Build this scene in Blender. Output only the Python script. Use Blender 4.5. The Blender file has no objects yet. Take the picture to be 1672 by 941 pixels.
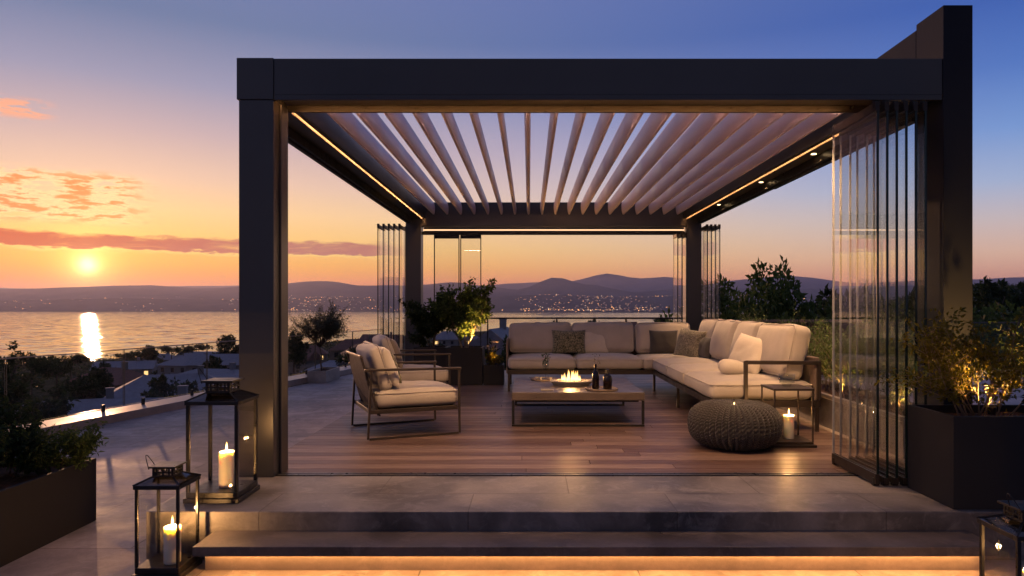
import bpy, bmesh, math, random
from mathutils import Vector, Matrix, noise, Euler

R = math.radians
sc = bpy.context.scene
col = sc.collection
CAM_Z = 1.18

# ------------------------------------------------------------------ node helpers
def new_mat(name):
    m = bpy.data.materials.new(name)
    m.use_nodes = True
    nt = m.node_tree
    nt.nodes.clear()
    out = nt.nodes.new('ShaderNodeOutputMaterial')
    return m, nt, out

def N(nt, typ, **kw):
    n = nt.nodes.new(typ)
    for k, v in kw.items():
        if k.startswith('i_'):
            n.inputs[k[2:].replace('_', ' ')].default_value = v
        else:
            setattr(n, k, v)
    return n

def L(nt, a, b):
    nt.links.new(a, b)

def ramp(nt, fac, stops, interp='LINEAR'):
    r = nt.nodes.new('ShaderNodeValToRGB')
    r.color_ramp.interpolation = interp
    els = r.color_ramp.elements
    while len(els) < len(stops):
        els.new(0.5)
    for e, (p, c) in zip(els, stops):
        e.position = p
        e.color = (c[0], c[1], c[2], 1)
    if fac is not None:
        nt.links.new(fac, r.inputs['Fac'])
    return r

def srgb(r, g, b):
    f = lambda c: (c/255/12.92) if c/255 <= 0.04045 else ((c/255+0.055)/1.055)**2.4
    return (f(r), f(g), f(b))

def mathn(nt, op, a, b=None, c=None, clamp=False):
    n = nt.nodes.new('ShaderNodeMath')
    n.operation = op
    n.use_clamp = clamp
    for i, v in enumerate((a, b, c)):
        if v is None: continue
        if isinstance(v, (int, float)): n.inputs[i].default_value = v
        else: nt.links.new(v, n.inputs[i])
    return n.outputs[0]

def maprange(nt, v, a, b, c=0.0, d=1.0, smooth=False):
    n = nt.nodes.new('ShaderNodeMapRange')
    n.clamp = True
    if smooth: n.interpolation_type = 'SMOOTHSTEP'
    nt.links.new(v, n.inputs['Value'])
    n.inputs['From Min'].default_value = a
    n.inputs['From Max'].default_value = b
    n.inputs['To Min'].default_value = c
    n.inputs['To Max'].default_value = d
    return n.outputs[0]

def mixc(nt, fac, a, b, blend='MIX'):
    n = nt.nodes.new('ShaderNodeMix')
    n.data_type = 'RGBA'
    n.blend_type = blend
    n.clamp_factor = True
    if isinstance(fac, (int, float)): n.inputs[0].default_value = fac
    else: nt.links.new(fac, n.inputs[0])
    for s, v in ((6, a), (7, b)):
        if isinstance(v, (tuple, list)): n.inputs[s].default_value = (v[0], v[1], v[2], 1)
        else: nt.links.new(v, n.inputs[s])
    return n.outputs[2]

def simple(name, base, rough=0.5, metal=0.0, spec=0.5, var=0.15, vscale=6.0, bump=0.0, bscale=80.0, rvar=0.12, sheen=0.0):
    """Principled material with procedural colour, gloss and bump variation."""
    m, nt, out = new_mat(name)
    p = N(nt, 'ShaderNodeBsdfPrincipled')
    tc = N(nt, 'ShaderNodeTexCoord')
    no = N(nt, 'ShaderNodeTexNoise', i_Scale=vscale, i_Detail=6.0, i_Roughness=0.6)
    L(nt, tc.outputs['Object'], no.inputs['Vector'])
    lo = tuple(c*(1-var) for c in base); hi = tuple(min(1, c*(1+var)) for c in base)
    r = ramp(nt, no.outputs['Fac'], [(0.3, lo), (0.7, hi)])
    L(nt, r.outputs['Color'], p.inputs['Base Color'])
    p.inputs['Metallic'].default_value = metal
    p.inputs['Specular IOR Level'].default_value = spec
    rr = maprange(nt, no.outputs['Fac'], 0.3, 0.7, max(0.02, rough-rvar), min(1, rough+rvar))
    L(nt, rr, p.inputs['Roughness'])
    if sheen: p.inputs['Sheen Weight'].default_value = sheen
    if bump:
        n2 = N(nt, 'ShaderNodeTexNoise', i_Scale=bscale, i_Detail=4.0)
        L(nt, tc.outputs['Object'], n2.inputs['Vector'])
        b = N(nt, 'ShaderNodeBump', i_Strength=bump, i_Distance=0.01)
        L(nt, n2.outputs['Fac'], b.inputs['Height'])
        L(nt, b.outputs['Normal'], p.inputs['Normal'])
    L(nt, p.outputs[0], out.inputs['Surface'])
    return m

def emit(name, colour, strength):
    m, nt, out = new_mat(name)
    e = N(nt, 'ShaderNodeEmission')
    e.inputs['Color'].default_value = (*colour, 1)
    e.inputs['Strength'].default_value = strength
    L(nt, e.outputs[0], out.inputs['Surface'])
    return m

def glass(name, tint=(0.93, 0.95, 0.94), ior=1.45, rough=0.0, boost=1.0):
    m, nt, out = new_mat(name)
    t = N(nt, 'ShaderNodeBsdfTransparent'); t.inputs['Color'].default_value = (*tint, 1)
    g = N(nt, 'ShaderNodeBsdfGlossy'); g.inputs['Roughness'].default_value = rough
    g.inputs['Color'].default_value = (1, 1, 1, 1)
    f = N(nt, 'ShaderNodeFresnel', i_IOR=ior)
    ge = N(nt, 'ShaderNodeNewGeometry')
    front = mathn(nt, 'SUBTRACT', 1.0, ge.outputs['Backfacing'])
    fac = mathn(nt, 'MULTIPLY', mathn(nt, 'MULTIPLY', f.outputs[0], front), boost, clamp=True)
    mx = N(nt, 'ShaderNodeMixShader')
    L(nt, fac, mx.inputs[0]); L(nt, t.outputs[0], mx.inputs[1]); L(nt, g.outputs[0], mx.inputs[2])
    L(nt, mx.outputs[0], out.inputs['Surface'])
    return m

WARM = (1.0, 0.56, 0.20)
M = {}
M['anthracite'] = simple('anthracite_paint', (0.105, 0.100, 0.098), 0.36, 0.6, 0.4, 0.10, 0.9, rvar=0.05)
M['pillar'] = simple('pillar_render', (0.026, 0.029, 0.038), 0.75, 0.0, 0.15, 0.10, 1.5, 0.15, 90, rvar=0.05)
M['planter'] = simple('planter_powder_coat', (0.022, 0.021, 0.022), 0.6, 0.0, 0.25, 0.12, 3.0, rvar=0.05)
M['bronze'] = simple('bronze_frame', (0.042, 0.031, 0.025), 0.45, 0.35, 0.5, 0.15, 8.0, 0.05, 200)
M['black_metal'] = simple('blackened_metal', (0.028, 0.026, 0.025), 0.36, 0.5, 0.5, 0.2, 12.0, 0.1, 150)
M['louver'] = simple('louver_coat', (0.74, 0.58, 0.58), 0.40, 0.0, 0.5, 0.05, 2.0)
M['leather'] = simple('saddle_leather', (0.060, 0.036, 0.026), 0.6, 0.0, 0.25, 0.2, 14.0, 0.25, 160)
M['soil'] = simple('bark_mulch', (0.085, 0.042, 0.022), 0.9, 0.0, 0.2, 0.6, 40.0, 1.0, 60)
M['bark'] = simple('bark', (0.10, 0.075, 0.055), 0.85, 0.0, 0.2, 0.35, 20.0, 0.6, 60)
M['stem'] = simple('pale_stem', (0.20, 0.15, 0.10), 0.75, 0.0, 0.3, 0.3, 20.0, 0.4, 60)
M['wax'] = None
M['track'] = simple('aluminium_track', (0.09, 0.088, 0.09), 0.35, 0.7, 0.5, 0.1, 20.0)
M['led'] = emit('led_strip', (1.0, 0.44, 0.15), 40.0)
M['reflector'] = simple('strip_reflector', (0.085, 0.070, 0.060), 0.5, 0.0, 0.3, 0.2, 3.0)
M['led_low'] = emit('led_strip_low', (1.0, 0.46, 0.15), 20.0)
M['louver_fill'] = emit('added_louver_fill', (1.0, 0.56, 0.42), 85.0)  # glow of the added, unseen strip that brightens the louvers
M['led_rear'] = emit('led_strip_rear', (1.0, 0.60, 0.32), 2.6)
M['led_front'] = emit('led_strip_front', (1.0, 0.43, 0.13), 46.0)
M['led_step'] = emit('led_strip_step', (1.0, 0.45, 0.14), 66.0)
M['lamp_lens'] = emit('downlight_lens', (1.0, 0.66, 0.33), 12.0)
M['spike_lens'] = emit('spike_light_lens', (1.0, 0.58, 0.24), 2.0)
M['glass'] = glass('clear_glass', (0.975, 0.982, 0.98), 1.45, 0.0, 1.4)
M['glass_bal'] = glass('balustrade_glass', (0.95, 0.965, 0.96), 1.40, 0.0, 1.0)
M['lantern_glass'] = glass('lantern_glass', (0.975, 0.975, 0.965), 1.40, 0.0, 1.0)
M['roof_glass'] = glass('smoked_roof_glass', (0.42, 0.40, 0.38), 1.5, 0.04, 1.2)
M['tumbler'] = glass('table_glass', (0.86, 0.88, 0.86), 1.5)
M['bottle_glass'] = glass('brown_bottle_glass', (0.22, 0.13, 0.06), 1.55, 0.03)
M['glass_edge'] = simple('glass_edge', (0.015, 0.030, 0.026), 0.12, 0.0, 0.6, 0.1, 3.0)
M['edge_cap'] = simple('balustrade_cap', (0.26, 0.20, 0.165), 0.4, 0.3, 0.5, 0.1, 3.0)
M['edge_seal'] = simple('clear_edge_seal', (0.42, 0.43, 0.43), 0.15, 0.0, 0.6, 0.1, 3.0)
M['ceramic'] = simple('cast_stone', (0.30, 0.27, 0.25), 0.7, 0.0, 0.4, 0.15, 30.0, 0.2, 120)
M['pebble'] = simple('pebble', (0.22, 0.18, 0.15), 0.6, 0.0, 0.4, 0.4, 20.0)
M['table_wood'] = simple('oiled_table_top', (0.095, 0.072, 0.060), 0.38, 0.0, 0.5, 0.18, 5.0, 0.05, 80)
M['house_wall'] = simple('render_wall', (0.20, 0.20, 0.22), 0.85, 0, 0.3, 0.15, 1.0)
M['house_wall_warm'] = simple('render_wall_warm', (0.22, 0.18, 0.15), 0.85, 0, 0.3, 0.15, 1.0)
M['roof_grey'] = simple('slate_roof', (0.19, 0.19, 0.22), 0.7, 0, 0.3, 0.2, 2.0, 0.4, 12)
M['roof_red'] = simple('clay_roof', (0.16, 0.075, 0.055), 0.8, 0, 0.3, 0.25, 2.0, 0.4, 12)
M['pane_dark'] = simple('house_window', (0.02, 0.025, 0.035), 0.1, 0, 0.6, 0.1)
M['pane_lit'] = emit('lit_house_window', (1.0, 0.58, 0.22), 1.6)
M['wood_screen'] = simple('weathered_screen', (0.20, 0.15, 0.115), 0.55, 0, 0.4, 0.2, 6.0, 0.2, 60)
M['petal'] = simple('petal', (0.75, 0.62, 0.50), 0.6, 0, 0.4, 0.1)
M['charcoal_yarn'] = simple('charcoal_yarn', (0.060, 0.054, 0.050), 0.95, 0, 0.2, 0.3, 60.0, 0.6, 300, sheen=0.3)

def leaf_mat(name, a, b, trans=0.35, rough=0.5):
    m, nt, out = new_mat(name)
    at = N(nt, 'ShaderNodeAttribute', attribute_name='tone')
    r = ramp(nt, at.outputs['Fac'], [(0.0, a), (1.0, b)])
    p = N(nt, 'ShaderNodeBsdfPrincipled', i_Roughness=rough)
    p.inputs['Specular IOR Level'].default_value = 0.15
    L(nt, r.outputs['Color'], p.inputs['Base Color'])
    t = N(nt, 'ShaderNodeBsdfTranslucent')
    L(nt, r.outputs['Color'], t.inputs['Color'])
    mx = N(nt, 'ShaderNodeMixShader'); mx.inputs[0].default_value = trans
    L(nt, p.outputs[0], mx.inputs[1]); L(nt, t.outputs[0], mx.inputs[2])
    L(nt, mx.outputs[0], out.inputs['Surface'])
    return m
M['leaf'] = leaf_mat('leaf', (0.035, 0.065, 0.018), (0.12, 0.165, 0.042))
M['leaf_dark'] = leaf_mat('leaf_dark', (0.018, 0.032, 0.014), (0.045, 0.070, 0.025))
M['leaf_olive'] = leaf_mat('leaf_olive', (0.065, 0.075, 0.045), (0.13, 0.13, 0.085))
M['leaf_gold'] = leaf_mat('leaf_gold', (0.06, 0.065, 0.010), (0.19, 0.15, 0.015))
M['grass_leaf'] = leaf_mat('grass_leaf', (0.05, 0.085, 0.022), (0.13, 0.17, 0.05))

def fabric(name, base, weave=900.0, pattern=None):
    m, nt, out = new_mat(name)
    tc = N(nt, 'ShaderNodeTexCoord')
    p = N(nt, 'ShaderNodeBsdfPrincipled', i_Roughness=0.92)
    p.inputs['Sheen Weight'].default_value = 0.25
    p.inputs['Specular IOR Level'].default_value = 0.2
    no = N(nt, 'ShaderNodeTexNoise', i_Scale=5.0, i_Detail=5.0)
    L(nt, tc.outputs['Object'], no.inputs['Vector'])
    r = ramp(nt, no.outputs['Fac'], [(0.3, tuple(c*0.90 for c in base)), (0.7, tuple(min(1, c*1.06) for c in base))])
    c = r.outputs['Color']
    fine = N(nt, 'ShaderNodeTexNoise', i_Scale=weave/3, i_Detail=2.0)
    L(nt, tc.outputs['Object'], fine.inputs['Vector'])
    c = mixc(nt, maprange(nt, fine.outputs['Fac'], 0.35, 0.65, 0.0, 0.22), c, tuple(x*0.62 for x in base))
    if pattern == 'speckle':
        v = N(nt, 'ShaderNodeTexNoise', i_Scale=48.0, i_Detail=3.0, i_Roughness=0.7, i_Distortion=1.5)
        L(nt, tc.outputs['Object'], v.inputs['Vector'])
        c = mixc(nt, maprange(nt, v.outputs['Fac'], 0.46, 0.56), (0.045, 0.050, 0.026), (0.30, 0.27, 0.17))
    elif pattern == 'swirl':
        v = N(nt, 'ShaderNodeTexNoise', i_Scale=13.0, i_Detail=2.0, i_Distortion=2.4)
        L(nt, tc.outputs['Object'], v.inputs['Vector'])
        s = mathn(nt, 'SINE', mathn(nt, 'MULTIPLY', v.outputs['Fac'], 42.0))
        c = mixc(nt, maprange(nt, s, -0.5, 0.6), (0.12, 0.115, 0.075), (0.36, 0.32, 0.24))
    L(nt, c, p.inputs['Base Color'])
    wv = N(nt, 'ShaderNodeTexNoise', i_Scale=26.0, i_Detail=5.0)
    L(nt, tc.outputs['Object'], wv.inputs['Vector'])
    b = N(nt, 'ShaderNodeBump', i_Strength=0.25, i_Distance=0.01)
    L(nt, wv.outputs['Fac'], b.inputs['Height'])
    b2 = N(nt, 'ShaderNodeBump', i_Strength=0.25, i_Distance=0.002)
    L(nt, fine.outputs['Fac'], b2.inputs['Height']); L(nt, b.outputs['Normal'], b2.inputs['Normal'])
    L(nt, b2.outputs['Normal'], p.inputs['Normal'])
    L(nt, p.outputs[0], out.inputs['Surface'])
    return m
M['cream'] = fabric('cream_upholstery', (0.47, 0.42, 0.365))
M['cream_light'] = fabric('cream_pillow_cloth', (0.62, 0.56, 0.48))
M['charcoal_cloth'] = fabric('charcoal_cloth', (0.065, 0.060, 0.058))
M['taupe_cloth'] = fabric('taupe_cloth', (0.27, 0.23, 0.19))
M['speckle'] = fabric('speckled_green_cloth', (0.2, 0.2, 0.12), pattern='speckle')
M['swirl'] = fabric('swirl_olive_cloth', (0.2, 0.2, 0.12), pattern='swirl')

def wax():
    m, nt, out = new_mat('candle_wax')
    p = N(nt, 'ShaderNodeBsdfPrincipled', i_Roughness=0.5)
    p.inputs['Base Color'].default_value = (0.92, 0.83, 0.66, 1)
    p.inputs['Subsurface Weight'].default_value = 1.0
    p.inputs['Subsurface Radius'].default_value = (1.0, 0.86, 0.66)
    p.inputs['Subsurface Scale'].default_value = 0.022
    t = N(nt, 'ShaderNodeBsdfTranslucent'); t.inputs['Color'].default_value = (0.95, 0.62, 0.28, 1)
    mx = N(nt, 'ShaderNodeMixShader'); mx.inputs[0].default_value = 0.0
    L(nt, p.outputs[0], mx.inputs[1]); L(nt, t.outputs[0], mx.inputs[2])
    L(nt, p.outputs[0], out.inputs['Surface'])
    return m
M['wax'] = wax()

def flame(name, strength, base=(1.0, 0.72, 0.30), tip=(1.0, 0.42, 0.08)):
    m, nt, out = new_mat(name)
    tc = N(nt, 'ShaderNodeTexCoord')
    sx = N(nt, 'ShaderNodeSeparateXYZ'); L(nt, tc.outputs['Generated'], sx.inputs[0])
    r = ramp(nt, sx.outputs['Z'], [(0.0, (1.0, 0.45, 0.12)), (0.25, base), (1.0, tip)])
    e = N(nt, 'ShaderNodeEmission', i_Strength=strength)
    L(nt, r.outputs['Color'], e.inputs['Color'])
    t = N(nt, 'ShaderNodeBsdfTransparent')
    mx = N(nt, 'ShaderNodeMixShader')
    L(nt, maprange(nt, sx.outputs['Z'], 0.35, 1.0, 0.1, 0.8), mx.inputs[0])
    L(nt, e.outputs[0], mx.inputs[1]); L(nt, t.outputs[0], mx.inputs[2])
    L(nt, mx.outputs[0], out.inputs['Surface'])
    return m
M['flame'] = flame('candle_flame', 14.0)
M['fire'] = flame('gas_fire', 3.2, (1.0, 0.70, 0.28), (1.0, 0.46, 0.10))

def stone(name, base, tiles=None, rough=0.55, var=0.22, offs=(0, 0), tt=(0.95, 1.04, 0.60)):
    m, nt, out = new_mat(name)
    tc = N(nt, 'ShaderNodeTexCoord')
    p = N(nt, 'ShaderNodeBsdfPrincipled')
    p.inputs['Specular IOR Level'].default_value = 0.45
    n1 = N(nt, 'ShaderNodeTexNoise', i_Scale=1.6, i_Detail=8.0, i_Roughness=0.62, i_Distortion=0.4)
    n2 = N(nt, 'ShaderNodeTexNoise', i_Scale=38.0, i_Detail=6.0, i_Roughness=0.7)
    for n in (n1, n2): L(nt, tc.outputs['Object'], n.inputs['Vector'])
    r = ramp(nt, n1.outputs['Fac'], [(0.38, tuple(c*(1-var) for c in base)), (0.5, base), (0.62, tuple(c*(1+var) for c in base))])
    c = mixc(nt, maprange(nt, n2.outputs['Fac'], 0.35, 0.7, 0.0, 0.35), r.outputs['Color'], tuple(x*0.66 for x in base))
    n3 = N(nt, 'ShaderNodeTexNoise', i_Scale=7.0, i_Detail=9.0, i_Roughness=0.72, i_Distortion=0.8)
    L(nt, tc.outputs['Object'], n3.inputs['Vector'])
    c = mixc(nt, maprange(nt, n3.outputs['Fac'], 0.50, 0.64, 0.0, 0.45*var/0.4), c, tuple(min(1, x*1.65) for x in base))
    b = N(nt, 'ShaderNodeBump', i_Strength=0.35, i_Distance=0.004)
    L(nt, n2.outputs['Fac'], b.inputs['Height'])
    nrm = b.outputs['Normal']
    if tiles:
        mp = N(nt, 'ShaderNodeMapping'); mp.inputs['Location'].default_value = (offs[0], offs[1], 0)
        L(nt, tc.outputs['Object'], mp.inputs['Vector'])
        bk = N(nt, 'ShaderNodeTexBrick', offset=0.5, i_Scale=1.0)
        bk.inputs['Mortar Size'].default_value = 0.004
        bk.inputs['Mortar Smooth'].default_value = 0.3
        bk.inputs['Brick Width'].default_value = tiles[0]
        bk.inputs['Row Height'].default_value = tiles[1]
        bk.inputs['Color1'].default_value = (*([tt[0]]*3), 1)
        bk.inputs['Color2'].default_value = (*([tt[1]]*3), 1)
        bk.inputs['Mortar'].default_value = (*([tt[2]]*3), 1)
        L(nt, mp.outputs[0], bk.inputs['Vector'])
        c = mixc(nt, 1.0, c, bk.outputs['Color'], 'MULTIPLY')
        b2 = N(nt, 'ShaderNodeBump', i_Strength=0.8, i_Distance=0.004, invert=True)
        L(nt, bk.outputs['Fac'], b2.inputs['Height']); L(nt, nrm, b2.inputs['Normal'])
        nrm = b2.outputs['Normal']
    L(nt, c, p.inputs['Base Color'])
    L(nt, maprange(nt, n1.outputs['Fac'], 0.3, 0.7, rough-0.12, rough+0.15), p.inputs['Roughness'])
    L(nt, nrm, p.inputs['Normal'])
    L(nt, p.outputs[0], out.inputs['Surface'])
    return m
M['paving'] = stone('porcelain_paving', (0.29, 0.24, 0.22), (1.20, 0.60), 0.62, 0.42, tt=(0.88, 1.10, 0.42))
M['landing'] = stone('landing_stone', (0.165, 0.148, 0.142), (1.20, 0.56), 0.42, 0.55, (0.35, 0.10))
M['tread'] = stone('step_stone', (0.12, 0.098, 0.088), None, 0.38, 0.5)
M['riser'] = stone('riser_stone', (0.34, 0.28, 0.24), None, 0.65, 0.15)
M['coping'] = stone('polished_coping', (0.34, 0.28, 0.25), None, 0.38, 0.12)
M['planter_wall'] = stone('planter_wall_stone', (0.30, 0.27, 0.25), None, 0.6)

def decking():
    m, nt, out = new_mat('hardwood_decking')
    tc = N(nt, 'ShaderNodeTexCoord')
    at = N(nt, 'ShaderNodeAttribute', attribute_name='tone')
    p = N(nt, 'ShaderNodeBsdfPrincipled')
    mp = N(nt, 'ShaderNodeMapping'); mp.inputs['Scale'].default_value = (1.2, 22, 22)
    L(nt, tc.outputs['Object'], mp.inputs['Vector'])
    cmb = N(nt, 'ShaderNodeVectorMath', operation='ADD')
    sc_ = N(nt, 'ShaderNodeVectorMath', operation='SCALE'); sc_.inputs['Scale'].default_value = 37.0
    L(nt, at.outputs['Vector'], sc_.inputs[0])
    L(nt, mp.outputs[0], cmb.inputs[0]); L(nt, sc_.outputs[0], cmb.inputs[1])
    gr = N(nt, 'ShaderNodeTexNoise', i_Scale=2.2, i_Detail=8.0, i_Roughness=0.65, i_Distortion=0.6)
    L(nt, cmb.outputs[0], gr.inputs['Vector'])
    r = ramp(nt, at.outputs['Fac'], [(0.0, (0.082, 0.044, 0.032)), (0.5, (0.136, 0.088, 0.070)), (1.0, (0.225, 0.152, 0.122))])
    c = mixc(nt, maprange(nt, gr.outputs['Fac'], 0.4, 0.75, 0.0, 0.6), r.outputs['Color'], (0.058, 0.029, 0.021))
    wn = N(nt, 'ShaderNodeTexNoise', i_Scale=0.9, i_Detail=5.0)
    L(nt, tc.outputs['Object'], wn.inputs['Vector'])
    c = mixc(nt, maprange(nt, wn.outputs['Fac'], 0.5, 0.75, 0.0, 0.35), c, (0.22, 0.15, 0.12))
    L(nt, c, p.inputs['Base Color'])
    L(nt, maprange(nt, gr.outputs['Fac'], 0.3, 0.7, 0.34, 0.55), p.inputs['Roughness'])
    b = N(nt, 'ShaderNodeBump', i_Strength=0.3, i_Distance=0.003)
    L(nt, gr.outputs['Fac'], b.inputs['Height']); L(nt, b.outputs['Normal'], p.inputs['Normal'])
    L(nt, p.outputs[0], out.inputs['Surface'])
    return m
M['deck'] = decking()

def water():
    m, nt, out = new_mat('bay_water')
    tc = N(nt, 'ShaderNodeTexCoord')
    p = N(nt, 'ShaderNodeBsdfPrincipled')
    p.inputs['Base Color'].default_value = (0.012, 0.022, 0.035, 1)
    p.inputs['IOR'].default_value = 1.55
    p.inputs['Specular IOR Level'].default_value = 0.5
    # wave facets: long crests across the view, most of them near level, some tilted
    def field(sx, sy, det, off):
        mp = N(nt, 'ShaderNodeMapping'); mp.inputs['Scale'].default_value = (sx, sy, 1); mp.inputs['Location'].default_value = (off, off*0.7, 0)
        mp.inputs['Rotation'].default_value = (0, 0, R(6))
        L(nt, tc.outputs['Object'], mp.inputs['Vector'])
        n = N(nt, 'ShaderNodeTexNoise', i_Scale=1.0, i_Detail=det, i_Roughness=0.6); L(nt, mp.outputs[0], n.inputs['Vector'])
        return n.outputs['Fac']
    big = field(0.0016, 0.0060, 5.0, 3.0)
    chop = maprange(nt, field(0.035, 0.11, 3.0, 11.0), 0.27, 0.75)
    amp = maprange(nt, big, 0.35, 0.65, 0.05, 0.12)
    ny = mathn(nt, 'MULTIPLY', mathn(nt, 'MULTIPLY', mathn(nt, 'POWER', chop, 1.7), amp), -1.0)
    nx = mathn(nt, 'MULTIPLY', mathn(nt, 'SUBTRACT', field(0.022, 0.045, 4.0, 29.0), 0.5), 0.75)
    cb = N(nt, 'ShaderNodeCombineXYZ', i_Z=1.0); L(nt, nx, cb.inputs[0]); L(nt, ny, cb.inputs[1])
    nv = N(nt, 'ShaderNodeVectorMath', operation='NORMALIZE'); L(nt, cb.outputs[0], nv.inputs[0])
    L(nt, nv.outputs[0], p.inputs['Normal'])
    p.inputs['Roughness'].default_value = 0.06
    L(nt, p.outputs[0], out.inputs['Surface'])
    return m
M['water'] = water()

def land(name, a, b, scale):
    m, nt, out = new_mat(name)
    tc = N(nt, 'ShaderNodeTexCoord')
    no = N(nt, 'ShaderNodeTexNoise', i_Scale=scale, i_Detail=8.0, i_Roughness=0.65)
    L(nt, tc.outputs['Object'], no.inputs['Vector'])
    r = ramp(nt, no.outputs['Fac'], [(0.35, a), (0.65, b)])
    d = N(nt, 'ShaderNodeBsdfDiffuse')
    L(nt, r.outputs['Color'], d.inputs['Color'])
    L(nt, d.outputs[0], out.inputs['Surface'])
    return m
M['hillside'] = land('hillside_scrub', (0.030, 0.034, 0.018), (0.075, 0.070, 0.042), 0.05)
M['hills'] = land('wooded_hills', (0.045, 0.055, 0.040), (0.10, 0.095, 0.075), 0.004)
M['town'] = simple('far_town_walls', (0.28, 0.25, 0.24), 0.9, 0, 0.2, 0.3, 0.01)

# ------------------------------------------------------------------ mesh builder
class MB:
    def __init__(self):
        self.v = []; self.f = []; self.mi = []; self.tone = []
    def quad(self, a, b, c, d, mi=0, tone=0.5):
        i = len(self.v); self.v += [a, b, c, d]
        self.f.append((i, i+1, i+2, i+3)); self.mi.append(mi); self.tone.append(tone)
    def poly(self, pts, mi=0, tone=0.5):
        i = len(self.v); self.v += list(pts)
        self.f.append(tuple(range(i, i+len(pts)))); self.mi.append(mi); self.tone.append(tone)
    def box(self, x0, x1, y0, y1, z0, z1, mi=0, tone=0.5, rot=None, side=None):
        """side: material index for the faces across the thinnest axis' edge"""
        i = len(self.v)
        P = [(x0,y0,z0),(x1,y0,z0),(x1,y1,z0),(x0,y1,z0),(x0,y0,z1),(x1,y0,z1),(x1,y1,z1),(x0,y1,z1)]
        if rot is not None: P = [tuple(rot @ Vector(p)) for p in P]
        self.v += P
        F = [(3,2,1,0),(4,5,6,7),(0,1,5,4),(1,2,6,5),(2,3,7,6),(3,0,4,7)]
        ax = ['z','z','y','x','y','x']
        d = {'x': x1-x0, 'y': y1-y0, 'z': z1-z0}
        thin = min(d, key=d.get)
        for q, a in zip(F, ax):
            self.f.append(tuple(i+k for k in q))
            self.mi.append(side if (side is not None and a != thin) else mi); self.tone.append(tone)
    def bar(self, a, b, w, h=None, up=(0,0,1), mi=0):
        """square bar from a to b"""
        a = Vector(a); b = Vector(b); h = h or w
        d = (b-a); ln = d.length; d.normalize()
        u = Vector(up)
        if abs(d.dot(u)) > 0.95: u = Vector((0, 1, 0))
        s = d.cross(u).normalized(); t = s.cross(d).normalized()
        i = len(self.v)
        for p in (a, b):
            for sx, sy in ((-1,-1),(1,-1),(1,1),(-1,1)):
                self.v.append(tuple(p + s*(sx*w/2) + t*(sy*h/2)))
        for q in ((3,2,1,0),(4,5,6,7),(0,1,5,4),(1,2,6,5),(2,3,7,6),(3,0,4,7)):
            self.f.append(tuple(i+k for k in q)); self.mi.append(mi); self.tone.append(0.5)
    def tube(self, pts, rad, n=8, mi=0, closed=False, tone=0.5):
        pts = [Vector(p) for p in pts]
        if isinstance(rad, (int, float)): rad = [rad]*len(pts)
        i0 = len(self.v); m = len(pts)
        ref = Vector((0.13, 0.21, 0.97))
        for k, p in enumerate(pts):
            if closed: d = pts[(k+1) % m] - pts[k-1]
            else: d = pts[min(k+1, m-1)] - pts[max(k-1, 0)]
            d = d.normalized() if d.length > 1e-9 else Vector((0, 0, 1))
            r = ref if abs(d.dot(ref)) < 0.9 else Vector((1, 0, 0))
            s = d.cross(r).normalized(); t = d.cross(s)
            for j in range(n):
                a = 2*math.pi*j/n
                self.v.append(tuple(p + (s*math.cos(a) + t*math.sin(a))*rad[k]))
        for k in range(m if closed else m-1):
            k2 = (k+1) % m
            for j in range(n):
                j2 = (j+1) % n
                self.f.append((i0+k*n+j, i0+k*n+j2, i0+k2*n+j2, i0+k2*n+j)); self.mi.append(mi); self.tone.append(tone)
        if not closed:
            self.f.append(tuple(i0+j for j in range(n))[::-1]); self.f.append(tuple(i0+(m-1)*n+j for j in range(n)))
            self.mi += [mi, mi]; self.tone += [tone, tone]
    def lathe(self, prof, n=32, c=(0, 0, 0), mi=0, cap=True):
        i0 = len(self.v); m = len(prof)
        for r, z in prof:
            for j in range(n):
                a = 2*math.pi*j/n
                self.v.append((c[0]+r*math.cos(a), c[1]+r*math.sin(a), c[2]+z))
        for k in range(m-1):
            for j in range(n):
                j2 = (j+1) % n
                self.f.append((i0+k*n+j, i0+k*n+j2, i0+(k+1)*n+j2, i0+(k+1)*n+j)); self.mi.append(mi); self.tone.append(0.5)
        if cap:
            self.f.append(tuple(i0+j for j in range(n))[::-1]); self.f.append(tuple(i0+(m-1)*n+j for j in range(n)))
            self.mi += [mi, mi]; self.tone += [0.5, 0.5]
    def prism(self, outline, z0, z1, mi=0):
        n = len(outline); i0 = len(self.v)
        self.v += [(x, y, z0) for x, y in outline] + [(x, y, z1) for x, y in outline]
        self.f.append(tuple(range(i0, i0+n))[::-1]); self.f.append(tuple(range(i0+n, i0+2*n)))
        self.mi += [mi, mi]; self.tone += [0.5, 0.5]
        for j in range(n):
            j2 = (j+1) % n
            self.f.append((i0+j, i0+j2, i0+n+j2, i0+n+j)); self.mi.append(mi); self.tone.append(0.5)
    def leaf(self, p, d, nrm, ln, wd, tone, mi=0):
        """pointed, slightly folded leaf of four corners"""
        s = d.cross(nrm)
        if s.length < 1e-6: s = d.orthogonal()
        s.normalize(); up = s.cross(d).normalized()
        m_ = p + d*(ln*0.45) + up*(wd*0.25)
        self.quad(tuple(p), tuple(m_+s*wd*0.5), tuple(p+d*ln-up*(ln*0.12)), tuple(m_-s*wd*0.5), mi, tone)
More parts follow.
